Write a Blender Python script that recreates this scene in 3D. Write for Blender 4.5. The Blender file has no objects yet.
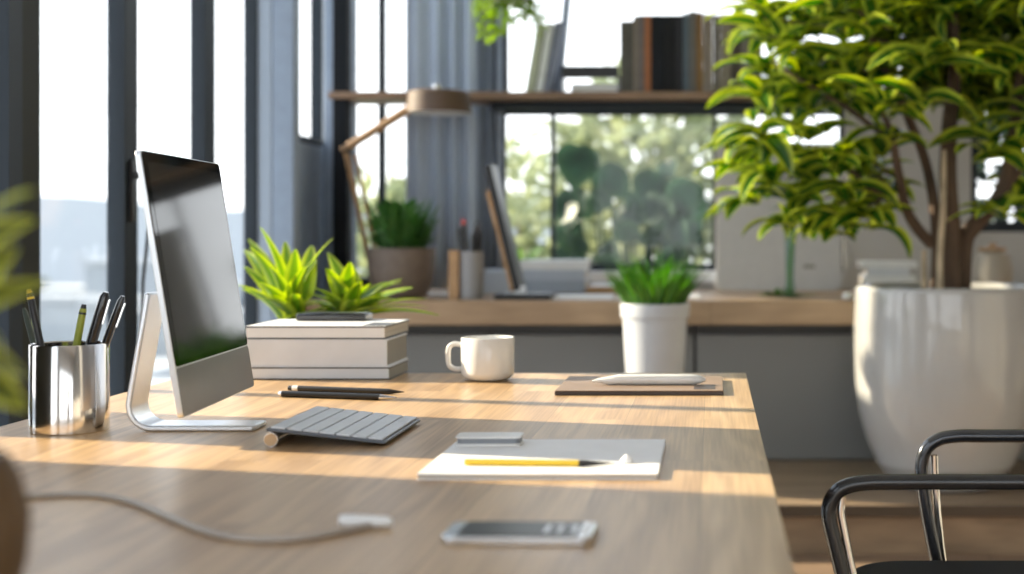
import bpy, bmesh, math, random
from mathutils import Vector, Matrix, Euler
R = math.radians
random.seed(11)
scn = bpy.context.scene
C = scn.collection

# ------------------------------------------------------------------ camera
F = 1400.0; CX = 711.0; CY = 232.0; CAMZ = 1.05
cam_d = bpy.data.cameras.new('camera'); cam = bpy.data.objects.new('camera', cam_d); C.objects.link(cam)
cam.location = (0, 0, CAMZ); cam.rotation_euler = (R(90), 0, 0)
cam_d.sensor_width = 36; cam_d.lens = F / 1024 * 36
cam_d.shift_x = -(CX - 512) / 1024; cam_d.shift_y = -(287 - CY) / 1024
cam_d.clip_start = 0.02; cam_d.clip_end = 2000
cam_d.dof.use_dof = True; cam_d.dof.focus_distance = 2.32; cam_d.dof.aperture_fstop = 2.6
scn.camera = cam

# ------------------------------------------------------------------ world, sun, exposure
w = bpy.data.worlds.new('sky'); scn.world = w; w.use_nodes = True
nt = w.node_tree; nt.nodes.clear()
out = nt.nodes.new('ShaderNodeOutputWorld'); bg = nt.nodes.new('ShaderNodeBackground')
tc = nt.nodes.new('ShaderNodeTexCoord'); sx = nt.nodes.new('ShaderNodeSeparateXYZ'); cr = nt.nodes.new('ShaderNodeValToRGB')
nt.links.new(tc.outputs['Generated'], sx.inputs[0]); nt.links.new(sx.outputs['Z'], cr.inputs[0])
cr.color_ramp.elements[0].position = 0.0; cr.color_ramp.elements[0].color = (1.0, .99, .96, 1)
cr.color_ramp.elements[1].position = 0.7; cr.color_ramp.elements[1].color = (.72, .80, .92, 1)
nt.links.new(cr.outputs[0], bg.inputs[0]); bg.inputs[1].default_value = 1.9
nt.links.new(bg.outputs[0], out.inputs[0])
SUN_SLOPE = 0.25; SUN_ALT = R(23)
sd = bpy.data.lights.new('sun', 'SUN'); so = bpy.data.objects.new('sun', sd); C.objects.link(so)
sd.energy = 9.0; sd.angle = R(1.1); sd.color = (1, .83, .58)
dirv = Vector((1, -SUN_SLOPE, -math.tan(SUN_ALT) * math.hypot(1, SUN_SLOPE))).normalized()
so.rotation_euler = dirv.to_track_quat('-Z', 'Y').to_euler(); so.location = (-6, 4, 5)
scn.view_settings.view_transform = 'Standard'; scn.view_settings.look = 'None'
scn.view_settings.exposure = 0.68; scn.view_settings.gamma = 1.0
scn.view_settings.use_curve_mapping = False

def at(px, py, d):
    return Vector(((px - CX) * d / F, d, CAMZ + (CY - py) * d / F))

# ------------------------------------------------------------------ materials
def mat(name, col, rough=.5, metal=0.0, spec=.5, var=0.0, vscale=20, bump=0.0, bscale=200, trans=0, coat=0, emis=None, estr=0, vstretch=(1, 1, 1)):
    m = bpy.data.materials.new(name); m.use_nodes = True
    n = m.node_tree.nodes; l = m.node_tree.links; p = n['Principled BSDF']
    p.inputs['Base Color'].default_value = (*col, 1); p.inputs['Roughness'].default_value = rough
    p.inputs['Metallic'].default_value = metal; p.inputs['Specular IOR Level'].default_value = spec
    if coat: p.inputs['Coat Weight'].default_value = coat; p.inputs['Coat Roughness'].default_value = .05
    if trans: p.inputs['Transmission Weight'].default_value = trans
    if emis: p.inputs['Emission Color'].default_value = (*emis, 1); p.inputs['Emission Strength'].default_value = estr
    tcn = n.new('ShaderNodeTexCoord'); mp = n.new('ShaderNodeMapping'); l.new(tcn.outputs['Object'], mp.inputs[0]); mp.inputs['Scale'].default_value = vstretch
    if not var: var = .03
    nz = n.new('ShaderNodeTexNoise'); nz.inputs['Scale'].default_value = vscale; nz.inputs['Detail'].default_value = 4
    l.new(mp.outputs[0], nz.inputs[0])
    r = n.new('ShaderNodeValToRGB'); l.new(nz.outputs['Fac'], r.inputs[0])
    r.color_ramp.elements[0].position = .3; r.color_ramp.elements[1].position = .7
    r.color_ramp.elements[0].color = (*[c * (1 - var) for c in col], 1); r.color_ramp.elements[1].color = (*[min(1, c * (1 + var)) for c in col], 1)
    l.new(r.outputs[0], p.inputs['Base Color'])
    if bump:
        b = n.new('ShaderNodeBump'); b.inputs['Strength'].default_value = bump; b.inputs['Distance'].default_value = .001
        n2 = n.new('ShaderNodeTexNoise'); n2.inputs['Scale'].default_value = bscale; l.new(mp.outputs[0], n2.inputs[0]); l.new(n2.outputs['Fac'], b.inputs['Height']); l.new(b.outputs[0], p.inputs['Normal'])
    return m

def wood(name, c1, c2, plank_w=.12, plank_l=1.2, axis='y', rough=.42, seam=.0012, contrast=.16, gscale=1.0):
    """planks whose grain runs along the given object axis"""
    m = bpy.data.materials.new(name); m.use_nodes = True
    n = m.node_tree.nodes; l = m.node_tree.links; p = n['Principled BSDF']
    tcn = n.new('ShaderNodeTexCoord'); mp = n.new('ShaderNodeMapping'); l.new(tcn.outputs['Object'], mp.inputs[0])
    if axis == 'y': mp.inputs['Rotation'].default_value = (0, 0, R(90))
    br = n.new('ShaderNodeTexBrick'); l.new(mp.outputs[0], br.inputs[0])
    br.inputs['Color1'].default_value = (0, 0, 0, 1); br.inputs['Color2'].default_value = (1, 1, 1, 1); br.inputs['Mortar'].default_value = (.5, .5, .5, 1)
    br.inputs['Scale'].default_value = 1; br.inputs['Brick Width'].default_value = plank_l; br.inputs['Row Height'].default_value = plank_w
    br.inputs['Mortar Size'].default_value = seam; br.inputs['Mortar Smooth'].default_value = .3; br.inputs['Bias'].default_value = 0
    # offset the grain per plank
    cmb = n.new('ShaderNodeCombineXYZ'); mu = n.new('ShaderNodeMath'); mu.operation = 'MULTIPLY'; mu.inputs[1].default_value = 7.3
    l.new(br.outputs['Color'], mu.inputs[0]); l.new(mu.outputs[0], cmb.inputs[2]); l.new(mu.outputs[0], cmb.inputs[0])
    ad = n.new('ShaderNodeVectorMath'); ad.operation = 'ADD'; l.new(mp.outputs[0], ad.inputs[0]); l.new(cmb.outputs[0], ad.inputs[1])
    sc = n.new('ShaderNodeMapping'); sc.inputs['Scale'].default_value = (1.0 * gscale, 9 * gscale, 2 * gscale); l.new(ad.outputs[0], sc.inputs[0])
    wv = n.new('ShaderNodeTexNoise'); wv.inputs['Scale'].default_value = 1.7; wv.inputs['Detail'].default_value = 1; l.new(sc.outputs[0], wv.inputs[0])
    m1 = n.new('ShaderNodeMath'); m1.operation = 'MULTIPLY'; m1.inputs[1].default_value = 26; l.new(wv.outputs['Fac'], m1.inputs[0])
    si = n.new('ShaderNodeMath'); si.operation = 'SINE'; l.new(m1.outputs[0], si.inputs[0])
    fs = n.new('ShaderNodeMapping'); fs.inputs['Scale'].default_value = (6, 260, 30); l.new(ad.outputs[0], fs.inputs[0])
    fn = n.new('ShaderNodeTexNoise'); fn.inputs['Scale'].default_value = 1; fn.inputs['Detail'].default_value = 5; l.new(fs.outputs[0], fn.inputs[0])
    a1 = n.new('ShaderNodeMath'); a1.operation = 'MULTIPLY_ADD'; a1.inputs[1].default_value = .11; a1.inputs[2].default_value = .20; l.new(si.outputs[0], a1.inputs[0])
    a2 = n.new('ShaderNodeMath'); a2.operation = 'MULTIPLY_ADD'; a2.inputs[1].default_value = .72; l.new(fn.outputs['Fac'], a2.inputs[0]); l.new(a1.outputs[0], a2.inputs[2])
    a3 = n.new('ShaderNodeMath'); a3.operation = 'MULTIPLY_ADD'; a3.inputs[1].default_value = contrast * 1.6; l.new(br.outputs['Color'], a3.inputs[0]); l.new(a2.outputs[0], a3.inputs[2])
    r = n.new('ShaderNodeValToRGB'); l.new(a3.outputs[0], r.inputs[0])
    r.color_ramp.elements[0].position = .25; r.color_ramp.elements[0].color = (*c1, 1)
    r.color_ramp.elements[1].position = .95; r.color_ramp.elements[1].color = (*c2, 1)
    mx = n.new('ShaderNodeMix'); mx.data_type = 'RGBA'; l.new(br.outputs['Fac'], mx.inputs['Factor']); l.new(r.outputs[0], mx.inputs[6]); mx.inputs[7].default_value = (*[c * .45 for c in c1], 1)
    l.new(mx.outputs[2], p.inputs['Base Color']); p.inputs['Roughness'].default_value = rough
    b = n.new('ShaderNodeBump'); b.inputs['Strength'].default_value = .25; b.inputs['Distance'].default_value = .0006; l.new(a2.outputs[0], b.inputs['Height']); l.new(b.outputs[0], p.inputs['Normal'])
    return m

def leafmat(name, c_mid, c_edge, edge=.62, rough=.35, transl=.35, var=.3, spec=.5):
    """leaf with a paler margin (UV x runs across the blade)"""
    m = bpy.data.materials.new(name); m.use_nodes = True
    n = m.node_tree.nodes; l = m.node_tree.links; p = n['Principled BSDF']
    uv = n.new('ShaderNodeUVMap'); s = n.new('ShaderNodeSeparateXYZ'); l.new(uv.outputs[0], s.inputs[0])
    sb = n.new('ShaderNodeMath'); sb.operation = 'SUBTRACT'; sb.inputs[1].default_value = .5; l.new(s.outputs[0], sb.inputs[0])
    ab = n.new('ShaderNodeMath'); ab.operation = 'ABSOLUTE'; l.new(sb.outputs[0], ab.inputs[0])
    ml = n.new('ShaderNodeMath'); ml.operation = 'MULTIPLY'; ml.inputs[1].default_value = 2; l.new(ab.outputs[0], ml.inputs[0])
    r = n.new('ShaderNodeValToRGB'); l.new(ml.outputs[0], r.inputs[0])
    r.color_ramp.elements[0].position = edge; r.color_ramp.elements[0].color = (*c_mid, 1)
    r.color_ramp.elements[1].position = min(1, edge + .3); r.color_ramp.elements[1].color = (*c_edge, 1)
    gi = n.new('ShaderNodeTexCoord'); nz = n.new('ShaderNodeTexNoise'); nz.inputs['Scale'].default_value = 7; l.new(gi.outputs['Object'], nz.inputs[0])
    mr = n.new('ShaderNodeMapRange'); mr.inputs['From Min'].default_value = .3; mr.inputs['From Max'].default_value = .7; mr.inputs['To Min'].default_value = 1 - var; mr.inputs['To Max'].default_value = 1 + var; l.new(nz.outputs['Fac'], mr.inputs[0])
    hs = n.new('ShaderNodeHueSaturation'); l.new(r.outputs[0], hs.inputs['Color']); l.new(mr.outputs[0], hs.inputs['Value'])
    l.new(hs.outputs[0], p.inputs['Base Color']); p.inputs['Roughness'].default_value = rough; p.inputs['Specular IOR Level'].default_value = spec
    t = n.new('ShaderNodeBsdfTranslucent'); h2 = n.new('ShaderNodeHueSaturation'); h2.inputs['Saturation'].default_value = 1.15; h2.inputs['Value'].default_value = 1.5; l.new(hs.outputs[0], h2.inputs['Color']); l.new(h2.outputs[0], t.inputs[0])
    mx = n.new('ShaderNodeMixShader'); mx.inputs[0].default_value = transl; o = n['Material Output']
    l.new(p.outputs[0], mx.inputs[1]); l.new(t.outputs[0], mx.inputs[2]); l.new(mx.outputs[0], o.inputs[0])
    return m

def glassmat(name, tint=(.96, .98, 1), refl=.08):
    m = bpy.data.materials.new(name); m.use_nodes = True
    n = m.node_tree.nodes; l = m.node_tree.links; n.clear()
    o = n.new('ShaderNodeOutputMaterial'); t = n.new('ShaderNodeBsdfTransparent'); t.inputs[0].default_value = (*tint, 1)
    g = n.new('ShaderNodeBsdfGlossy'); g.inputs['Roughness'].default_value = .02
    lw_ = n.new('ShaderNodeLayerWeight'); pw = n.new('ShaderNodeMath'); pw.operation = 'POWER'; pw.inputs[1].default_value = 5; l.new(lw_.outputs['Facing'], pw.inputs[0])
    lw_.inputs['Blend'].default_value = .5
    f = n.new('ShaderNodeMath'); f.operation = 'MULTIPLY_ADD'; f.inputs[1].default_value = .5; f.inputs[2].default_value = .02; l.new(pw.outputs[0], f.inputs[0])
    mx = n.new('ShaderNodeMixShader'); l.new(f.outputs[0], mx.inputs[0]); l.new(t.outputs[0], mx.inputs[1]); l.new(g.outputs[0], mx.inputs[2]); l.new(mx.outputs[0], o.inputs[0])
    return m

M = {}
M['desk'] = wood('desk_oak', (.275, .155, .068), (.66, .445, .235), .125, .8, 'y', .36, .0003, .12)
M['desk_end'] = wood('desk_oak_end', (.37, .23, .12), (.72, .52, .31), .4, 3, 'y', .38, 0, .08)
M['counter'] = wood('counter_oak', (.25, .16, .09), (.47, .325, .195), .3, 2.4, 'x', .45)
M['shelfwood'] = wood('shelf_walnut', (.13, .075, .04), (.27, .165, .095), .4, 3, 'x', .45)
M['platform'] = wood('platform_walnut', (.15, .105, .066), (.37, .265, .17), .2, 2.6, 'x', .5, .003)
M['floor'] = wood('floor_boards', (.16, .105, .07), (.34, .235, .155), .16, 1.8, 'x', .45, .003)
M['lampwood'] = mat('lamp_beech', (.42, .25, .12), .5, var=.15, vscale=8, vstretch=(1, 1, 12))
M['lampshade'] = mat('lamp_shade_brown', (.11, .068, .043), .55, var=.1)
M['frame'] = mat('window_frame_slate', (.020, .027, .035), .5, spec=.22)
M['postblack'] = mat('post_black', (.010, .012, .015), .7, spec=.15)
M['olive'] = mat('column_olive', (.026, .027, .019), .6, spec=.2)
M['slate'] = mat('slate_panel', (.26, .32, .41), .6, var=.06)
M['paleblue'] = mat('pale_blue_trim', (.32, .38, .46), .6)
M['curtain'] = mat('curtain_slate_blue', (.50, .58, .70), .85, var=.06, vscale=60, vstretch=(1, 1, .1))
M['curtain_dark'] = mat('curtain_dark_slate', (.30, .35, .43), .85, var=.06)
M['wallright'] = mat('wall_warm_grey', (.36, .355, .34), .85)
M['wall'] = mat('wall_plaster', (.52, .52, .51), .8, var=.03, vscale=5, bump=.2)
M['ceiling'] = mat('ceiling_white', (.8, .8, .8), .9)
M['cabinet'] = mat('cabinet_grey', (.185, .188, .185), .38, var=.04, vscale=3)
M['cabinet_dark'] = mat('cabinet_dark_body', (.05, .05, .05), .5)  # dark carcass, visible as a strip above the doors
M['white'] = mat('white_satin', (.80, .80, .79), .35)
M['sillwhite'] = mat('sill_white', (.75, .78, .82), .4)
M['potglaze'] = mat('glazed_planter', (.44, .44, .43), .12, coat=.6, var=.04, vscale=4)
M['ceramic'] = mat('white_ceramic', (.80, .80, .78), .14, coat=.5)
M['potmatte'] = mat('white_pot_shaded', (.50, .52, .55), .42)  # bluish sky shade is put into the colour of the white pot
M['potbrown'] = mat('brown_stone_pot', (.15, .115, .09), .6, var=.1, vscale=30)
M['terracotta'] = mat('brown_clay', (.12, .07, .032), .55, var=.1)
M['soil'] = mat('soil', (.045, .03, .02), .95, var=.4, vscale=60, bump=1, bscale=150)
M['alu'] = mat('brushed_aluminium', (.78, .79, .81), .24, 1)
M['aluwhite'] = mat('satin_aluminium', (.80, .82, .85), .32, .75)
M['chrome'] = mat('chrome', (.82, .80, .77), .07, 1)
M['steel'] = mat('polished_steel', (.72, .68, .64), .12, 1, vstretch=(1, 1, .05), var=.06, vscale=60)
M['screen'] = mat('screen_glass', (.006, .007, .008), .05, spec=.14)
M['screeninner'] = mat('screen_panel', (.030, .032, .035), .06, spec=.18)
M['chin'] = mat('screen_chin', (.20, .19, .185), .28, .8)
M['black'] = mat('black_plastic', (.012, .012, .013), .35)
M['blackgloss'] = mat('black_gloss', (.010, .010, .012), .15, coat=.5)
M['chairblack'] = mat('chair_black_paint', (.014, .015, .017), .25, coat=.3)
M['seatblack'] = mat('seat_black_leather', (.014, .014, .015), .7, spec=.2)
M['keys'] = mat('key_grey', (.74, .78, .83), .5)
M['keybody'] = mat('keyboard_body', (.13, .145, .17), .4, .3)
M['pages'] = mat('book_pages', (.55, .50, .43), .8, var=.12, vscale=6, vstretch=(.3, .3, 90))
M['bookwhite'] = mat('book_cover_white', (.86, .87, .88), .5)
M['bookgrey'] = mat('book_cover_grey', (.74, .77, .82), .55)
M['booktaupe'] = mat('book_side_taupe', (.30, .29, .26), .6)
M['caseshade'] = mat('case_side_shade', (.22, .24, .27), .4)
M['paper'] = mat('paper_white', (.90, .90, .90), .6)
M['pencilyellow'] = mat('pencil_yellow', (.80, .55, .05), .4)
M['graphite'] = mat('graphite', (.03, .03, .03), .4)
M['capwarm'] = mat('cap_warm_reflection', (.62, .42, .24), .6)
M['folio'] = mat('folio_brown', (.27, .185, .125), .5, var=.12, vscale=12)
M['folioedge'] = mat('folio_edge', (.05, .035, .03), .45)
M['olivepen'] = mat('olive_pen', (.30, .34, .04), .4)
M['darkgreen'] = mat('dark_green_pen', (.03, .045, .03), .4)
M['redtip'] = mat('red_tip', (.5, .05, .04), .5)
M['cable'] = mat('cable_grey', (.42, .37, .32), .5)
M['phonescreen'] = mat('phone_screen', (.008, .010, .014), .3, spec=.15)
M['phonemark'] = mat('phone_marks', (.8, .82, .85), .3)
M['bark'] = mat('bark', (.10, .062, .038), .8, var=.35, vscale=25, bump=1, bscale=60, vstretch=(1, 1, .3))
M['palestem'] = mat('pale_stem', (.50, .40, .27), .7, var=.2, vscale=20)
M['glass'] = glassmat('window_glass')
M['vaseglass'] = glassmat('vase_glass', (.82, .9, .88))
M['treeleaf'] = leafmat('tree_leaf', (.040, .125, .014), (.52, .60, .06), .42, .25, .25)  # yellowish margin, brightened to paint in the sunlit leaf edges
M['limeleaf'] = leafmat('lime_leaf', (.14, .26, .025), (.44, .54, .06), .35, .4, .34, .2)
M['midleaf'] = leafmat('mid_green_leaf', (.035, .12, .025), (.09, .21, .04), .5, .45, .3)
M['succleaf'] = leafmat('succulent_leaf', (.03, .14, .02), (.16, .34, .04), .5, .4, .25)
M['hangleaf'] = leafmat('hanging_leaf', (.16, .27, .03), (.30, .42, .06), .5, .6, .35)
M['nearleaf'] = leafmat('near_leaf', (.10, .13, .02), (.55, .58, .10), .35, .5, .3)
M['outdark'] = leafmat('outdoor_dark_leaf', (.016, .034, .020), (.025, .05, .026), .7, .7, .06, spec=.15)
M['outleafbig'] = leafmat('outdoor_big_leaf', (.020, .050, .030), (.035, .075, .04), .5, .45, .15, .5, spec=.4)
M['outgreen'] = leafmat('outdoor_green_leaf', (.07, .14, .03), (.16, .24, .08), .4, .6, .35)
M['outpale'] = leafmat('outdoor_pale_leaf', (.24, .27, .16), (.34, .37, .23), .4, .6, .4)
M['haze1'] = mat('far_ridge_hazed', (.40, .42, .43), 1)  # aerial haze is put into the pale base colour
M['haze2'] = mat('far_town_hazed', (.35, .375, .39), 1, var=.1, vscale=.2)  # distance haze mixed into the wall colour
M['ground'] = mat('far_ground_hazed', (.31, .35, .38), 1, var=.1, vscale=.05)  # ground tone already paled by painted-in haze
M['terrace'] = mat('terrace_stone', (.42, .42, .38), .9, var=.15, vscale=3)

# ------------------------------------------------------------------ mesh builder
class MB:
    def __init__(s): s.v = []; s.f = []; s.uv = []
    def add(s, vs, fs, uvs=None):
        o = len(s.v); s.v += [tuple(v) for v in vs]; s.f += [tuple(i + o for i in f) for f in fs]
        s.uv += uvs if uvs else [(.5, .5)] * len(vs); return s
    def box(s, x0, x1, y0, y1, z0, z1, mtx=None):
        vs = [Vector((x, y, z)) for z in (z0, z1) for y in (y0, y1) for x in (x0, x1)]
        if mtx: vs = [mtx @ v for v in vs]
        return s.add(vs, [(0, 2, 3, 1), (4, 5, 7, 6), (0, 1, 5, 4), (2, 6, 7, 3), (0, 4, 6, 2), (1, 3, 7, 5)])
    def tube(s, pts, rad, n=10, cap=True, flat=None):
        pts = [Vector(p) for p in pts]; k = len(pts)
        rs = rad if isinstance(rad, (list, tuple)) else [rad] * k
        vs = []; fs = []; up = None
        for i, p in enumerate(pts):
            t = (pts[min(i + 1, k - 1)] - pts[max(i - 1, 0)]).normalized()
            if up is None:
                up = Vector((0, 0, 1)) if abs(t.z) < .9 else Vector((0, 1, 0))
            a = t.cross(up)
            if a.length < 1e-5: a = t.orthogonal()
            a.normalize(); b = a.cross(t).normalized(); up = b
            for j in range(n):
                th = 2 * math.pi * j / n
                vs.append(p + (a * math.cos(th) + b * math.sin(th)) * rs[i])
        for i in range(k - 1):
            for j in range(n):
                j2 = (j + 1) % n; fs.append((i * n + j, i * n + j2, (i + 1) * n + j2, (i + 1) * n + j))
        if cap: fs.append(tuple(range(n))[::-1]); fs.append(tuple((k - 1) * n + j for j in range(n)))
        return s.add(vs, fs)
    def lathe(s, prof, c=(0, 0, 0), n=48, capb=True, capt=False):
        vs = []; fs = []; c = Vector(c)
        for (r, z) in prof:
            for j in range(n):
                th = 2 * math.pi * j / n; vs.append(c + Vector((r * math.cos(th), r * math.sin(th), z)))
        for i in range(len(prof) - 1):
            for j in range(n):
                j2 = (j + 1) % n; fs.append((i * n + j, i * n + j2, (i + 1) * n + j2, (i + 1) * n + j))
        if capb: fs.append(tuple(range(n))[::-1])
        if capt: fs.append(tuple((len(prof) - 1) * n + j for j in range(n)))
        return s.add(vs, fs)
    def prism(s, outl, axis, a, b):
        """outline of 2D points extruded from a to b along axis"""
        def P(u, v, t): return {'x': (t, u, v), 'y': (u, t, v), 'z': (u, v, t)}[axis]
        k = len(outl); vs = [P(u, v, a) for u, v in outl] + [P(u, v, b) for u, v in outl]
        fs = [tuple(range(k)), tuple(range(k, 2 * k))[::-1]] + [(i, i + k, (i + 1) % k + k, (i + 1) % k) for i in range(k)]
        return s.add(vs, fs)
    def leaf(s, base, d, L, W, droop=.6, fold=.25, n=7, tip=.0, shape=.45, roll=0, thick=None):
        """a curved blade: starts at base heading d, bends down by droop"""
        p = Vector(base); d = Vector(d).normalized(); side = d.cross(Vector((0, 0, 1)))
        if side.length < .05: side = Vector((1, 0, 0))
        side.normalize()
        if roll: side = Matrix.Rotation(roll, 3, d) @ side
        vs = []; uvs = []; fs = []; st = L / n
        for i in range(n + 1):
            t = i / n
            wdt = W * .5 * (math.sin(math.pi * min(1, max(0, (t ** shape if shape < 1 else t)) * .97 + .015)) ** .75) 
            wdt = max(wdt, W * .03)
            nrm = side.cross(d).normalized()
            for k_, u in enumerate((-1, -.55, 0, .55, 1)):
                vs.append(p + side * wdt * u * math.cos(fold) + nrm * abs(u) * wdt * math.sin(fold)); uvs.append(((u + 1) / 2, t))
            if i < n:
                for k_ in range(4):
                    a = i * 5 + k_; fs.append((a, a + 1, a + 6, a + 5))
            p = p + d * st
            d = (Matrix.Rotation(-droop / n, 3, side) @ d).normalized()
        # Rotation about side by -droop lowers the tip
        return s.add(vs, fs, uvs)
    def build(s, name, m, parent=None, smooth=True, bevel=0, bseg=2, recalc=True, angle=35, solid=0, subd=0):
        me = bpy.data.meshes.new(name); me.from_pydata(s.v, [], s.f)
        if any(u != (.5, .5) for u in s.uv):
            ul = me.uv_layers.new(name='UVMap')
            for lp in me.loops: ul.data[lp.index].uv = s.uv[lp.vertex_index]
        if recalc:
            bm = bmesh.new(); bm.from_mesh(me); bmesh.ops.recalc_face_normals(bm, faces=bm.faces); bm.to_mesh(me); bm.free()
        me.materials.append(m)
        if smooth: me.shade_smooth(); me.set_sharp_from_angle(angle=R(angle))
        o = bpy.data.objects.new(name, me); C.objects.link(o)
        if parent: o.parent = parent
        if bevel:
            b = o.modifiers.new('bevel', 'BEVEL'); b.width = bevel; b.segments = bseg; b.limit_method = 'ANGLE'; b.angle_limit = R(40)
        if subd:
            q = o.modifiers.new('sub', 'SUBSURF'); q.levels = subd; q.render_levels = subd
        if solid:
            q = o.modifiers.new('solid', 'SOLIDIFY'); q.thickness = solid
        return o

def tag(o, label=None, cat=None, group=None, kind=None):
    if label: o['label'] = label
    if cat: o['category'] = cat
    if group: o['group'] = group
    if kind: o['kind'] = kind
    return o
def thing(name, loc, label, cat, rz=0, group=None, rot=None):
    o = bpy.data.objects.new(name, None); C.objects.link(o); o.location = loc
    o.rotation_euler = rot if rot else (0, 0, rz); o.empty_display_size = .05
    return tag(o, label, cat, group)
def struct(o, label=None): o['kind'] = 'structure'; 
def arc(cx, cz, r, a0, a1, n):
    return [(cx + r * math.cos(R(a0 + (a1 - a0) * i / n)), cz + r * math.sin(R(a0 + (a1 - a0) * i / n))) for i in range(n + 1)]
def S(name, mb, m, parent=None, **k):
    o = mb.build(name, m, parent, **k)
    if not parent: o['kind'] = 'structure'
    return o

# ------------------------------------------------------------------ room shell
WX = -1.69; T = .05; BY = 6.3; RX = 2.6; FYY = -2.6; CEIL = 3.5
S('floor', MB().box(WX - T, RX, FYY, BY, -.06, 0), M['floor'])
S('ceiling', MB().box(WX - T - .01, RX + .01, FYY, BY + .1, CEIL, CEIL + .1), M['ceiling'])
S('wall_right', MB().box(RX, RX + .1, FYY, BY + .1, 0, CEIL), M['wallright'])

def window(n, axis, a0, a1, z0, z1, pos, fr=.02, muls=(), trans=(), depth=T, m='frame', mw=.02):
    """a framed window in a wall; axis = direction of its width"""
    root = bpy.data.objects.new('window_%d' % n, None); C.objects.link(root); root['kind'] = 'structure'
    def bx(mb, u0, u1, w0, w1, p0, p1):
        if axis == 'y': mb.box(p0, p1, u0, u1, w0, w1)
        else: mb.box(u0, u1, p0, p1, w0, w1)
    f = MB(); p0, p1 = pos, pos + depth
    bx(f, a0, a0 + fr, z0, z1, p0, p1); bx(f, a1 - fr, a1, z0, z1, p0, p1)
    bx(f, a0 + fr, a1 - fr, z0, z0 + fr * 1.5, p0, p1); bx(f, a0 + fr, a1 - fr, z1 - fr, z1, p0, p1)
    f.build('window_frame', M[m], root, smooth=False)
    for u in muls:
        g = MB(); bx(g, u - mw / 2, u + mw / 2, z0, z1, p0 + .002, p1 - .002); g.build('mullion', M[m], root, smooth=False)
    for z in trans:
        g = MB(); bx(g, a0, a1, z - .02, z + .02, p0 + .004, p1 - .004); g.build('transom', M[m], root, smooth=False)
    g = MB(); bx(g, a0 + fr * .5, a1 - fr * .5, z0 + fr * .5, z1 - fr * .5, pos + depth / 2 - .003, pos + depth / 2 + .003)
    g.build('pane', M['glass'], root, smooth=False)
    return root
LX = WX - T
ZT = 3.3
# left wall: solid pieces, then windows between them
lw = MB()
for a, b in ((FYY, -2.3), (.75, 2.02), (2.24, 2.49), (3.37, 3.52)): lw.box(LX, WX, a, b, .0, ZT)
lw.box(LX, WX, FYY, BY, ZT, CEIL); lw.box(LX, WX, FYY, 6.3, 0, .08) if False else None
S('wall_left', lw, M['olive'], smooth=False)
S('trim_1', MB().box(WX, WX + .035, 3.30, 3.365, 0, CEIL), M['frame'], smooth=False)
window(1, 'y', -2.3, .75, 0, ZT, LX, muls=(-.8,))
window(2, 'y', 2.02, 2.24, 0, ZT, LX, fr=.012)
window(3, 'y', 2.49, 3.37, 0, ZT, LX, fr=.015, muls=(2.80,), mw=.04)
window(4, 'y', 3.52, 4.04, 0, ZT, LX, fr=.008)
S('trim_2', MB().box(LX, WX, 4.04, 4.12, 0, ZT), M['frame'], smooth=False, bevel=.006)
window(5, 'y', 4.12, 4.685, 0, ZT, LX, fr=.008)
S('trim_3', MB().box(LX + .03, WX, 4.685, 4.765, 0, ZT), M['frame'], smooth=False, bevel=.006)
window(6, 'y', 4.765, 5.22, 0, ZT, LX, fr=.008)
S('trim_4', MB().box(WX - .05, WX + .055, 5.22, 5.27, 0, CEIL), M['paleblue'], smooth=False, bevel=.008)
S('trim_5', MB().box(WX + .055, WX + .135, 5.22, 5.30, 0, CEIL), M['slate'], smooth=False, bevel=.006)
S('sun_block_knee', MB().box(LX, WX, 5.27, 6.10, 0, 1.42), M['slate'], smooth=False)  # unseen panel added to keep sun off the lower planter
window(7, 'y', 5.27, 6.10, 1.42, ZT, LX, fr=.02)
S('trim_6', MB().box(WX + .02, WX + .15, 6.02, 6.08, 0.166, CEIL), M['slate'], smooth=False, bevel=.01)
S('trim_7', MB().box(LX, WX + .02, 6.10, 6.30, 0, CEIL), M['frame'], smooth=False)
# latch on the window frame
lt = thing('window_latch', (WX, 4.08, 1.10), 'dark window latch on the left window frame just behind the monitor top', 'latch')
MB().box(0, .012, -.02, .02, -.02, .16).build('latch_plate', M['black'], lt, bevel=.004)
MB().box(.0122, .034, -.012, .012, .105, .125).build('latch_handle', M['black'], lt, bevel=.003)

# back wall
def bx_(px): return (px - CX) * BY / F
bw = MB(); B2 = BY + .1
bw.box(WX - T, RX, BY, B2, 0, .80)                       # below the counter level
bw.box(-.95, .60, BY, B2, .80, .875)                     # below garden window
bw.box(.60, 1.17, BY, B2, .80, 1.60)                     # solid right part
bw.box(1.17, RX, BY, B2, .80, 1.05)
bw.box(2.3, RX, BY, B2, 1.05, CEIL); bw.box(.95, 1.17, BY, B2, 1.60, CEIL)
bw.box(WX - T, .95, BY, B2, ZT, CEIL); bw.box(1.17, 2.3, BY, B2, 1.75, CEIL)
S('wall_back', bw, M['wall'], smooth=False)
window(8, 'x', -1.64, -.97, .80, ZT, BY + .02, fr=.03, muls=(-1.49,), mw=.028)
window(9, 'x', -.95, .60, .875, 1.60, BY + .02, fr=.02, muls=(-.715, .015), mw=.018)
window(10, 'x', -.95, .95, 1.60, ZT, BY + .02, fr=.03, muls=())
window(11, 'x', 1.17, 2.3, 1.05, 1.75, BY + .02, fr=.03, muls=(1.7,))
S('trim_8', MB().box(-.97, -.95, BY, B2, .8, ZT), M['frame'], smooth=False)
S('tree_dark_backing', MB().box(.97, 2.5, BY - .03, BY, 1.76, CEIL), M['frame'], smooth=False)  # dark panel added to darken the view behind the tree
S('trim_9', MB().box(-.66, .03, BY - .05, BY, .825, .875), M['sillwhite'], smooth=False, bevel=.005)
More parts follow.
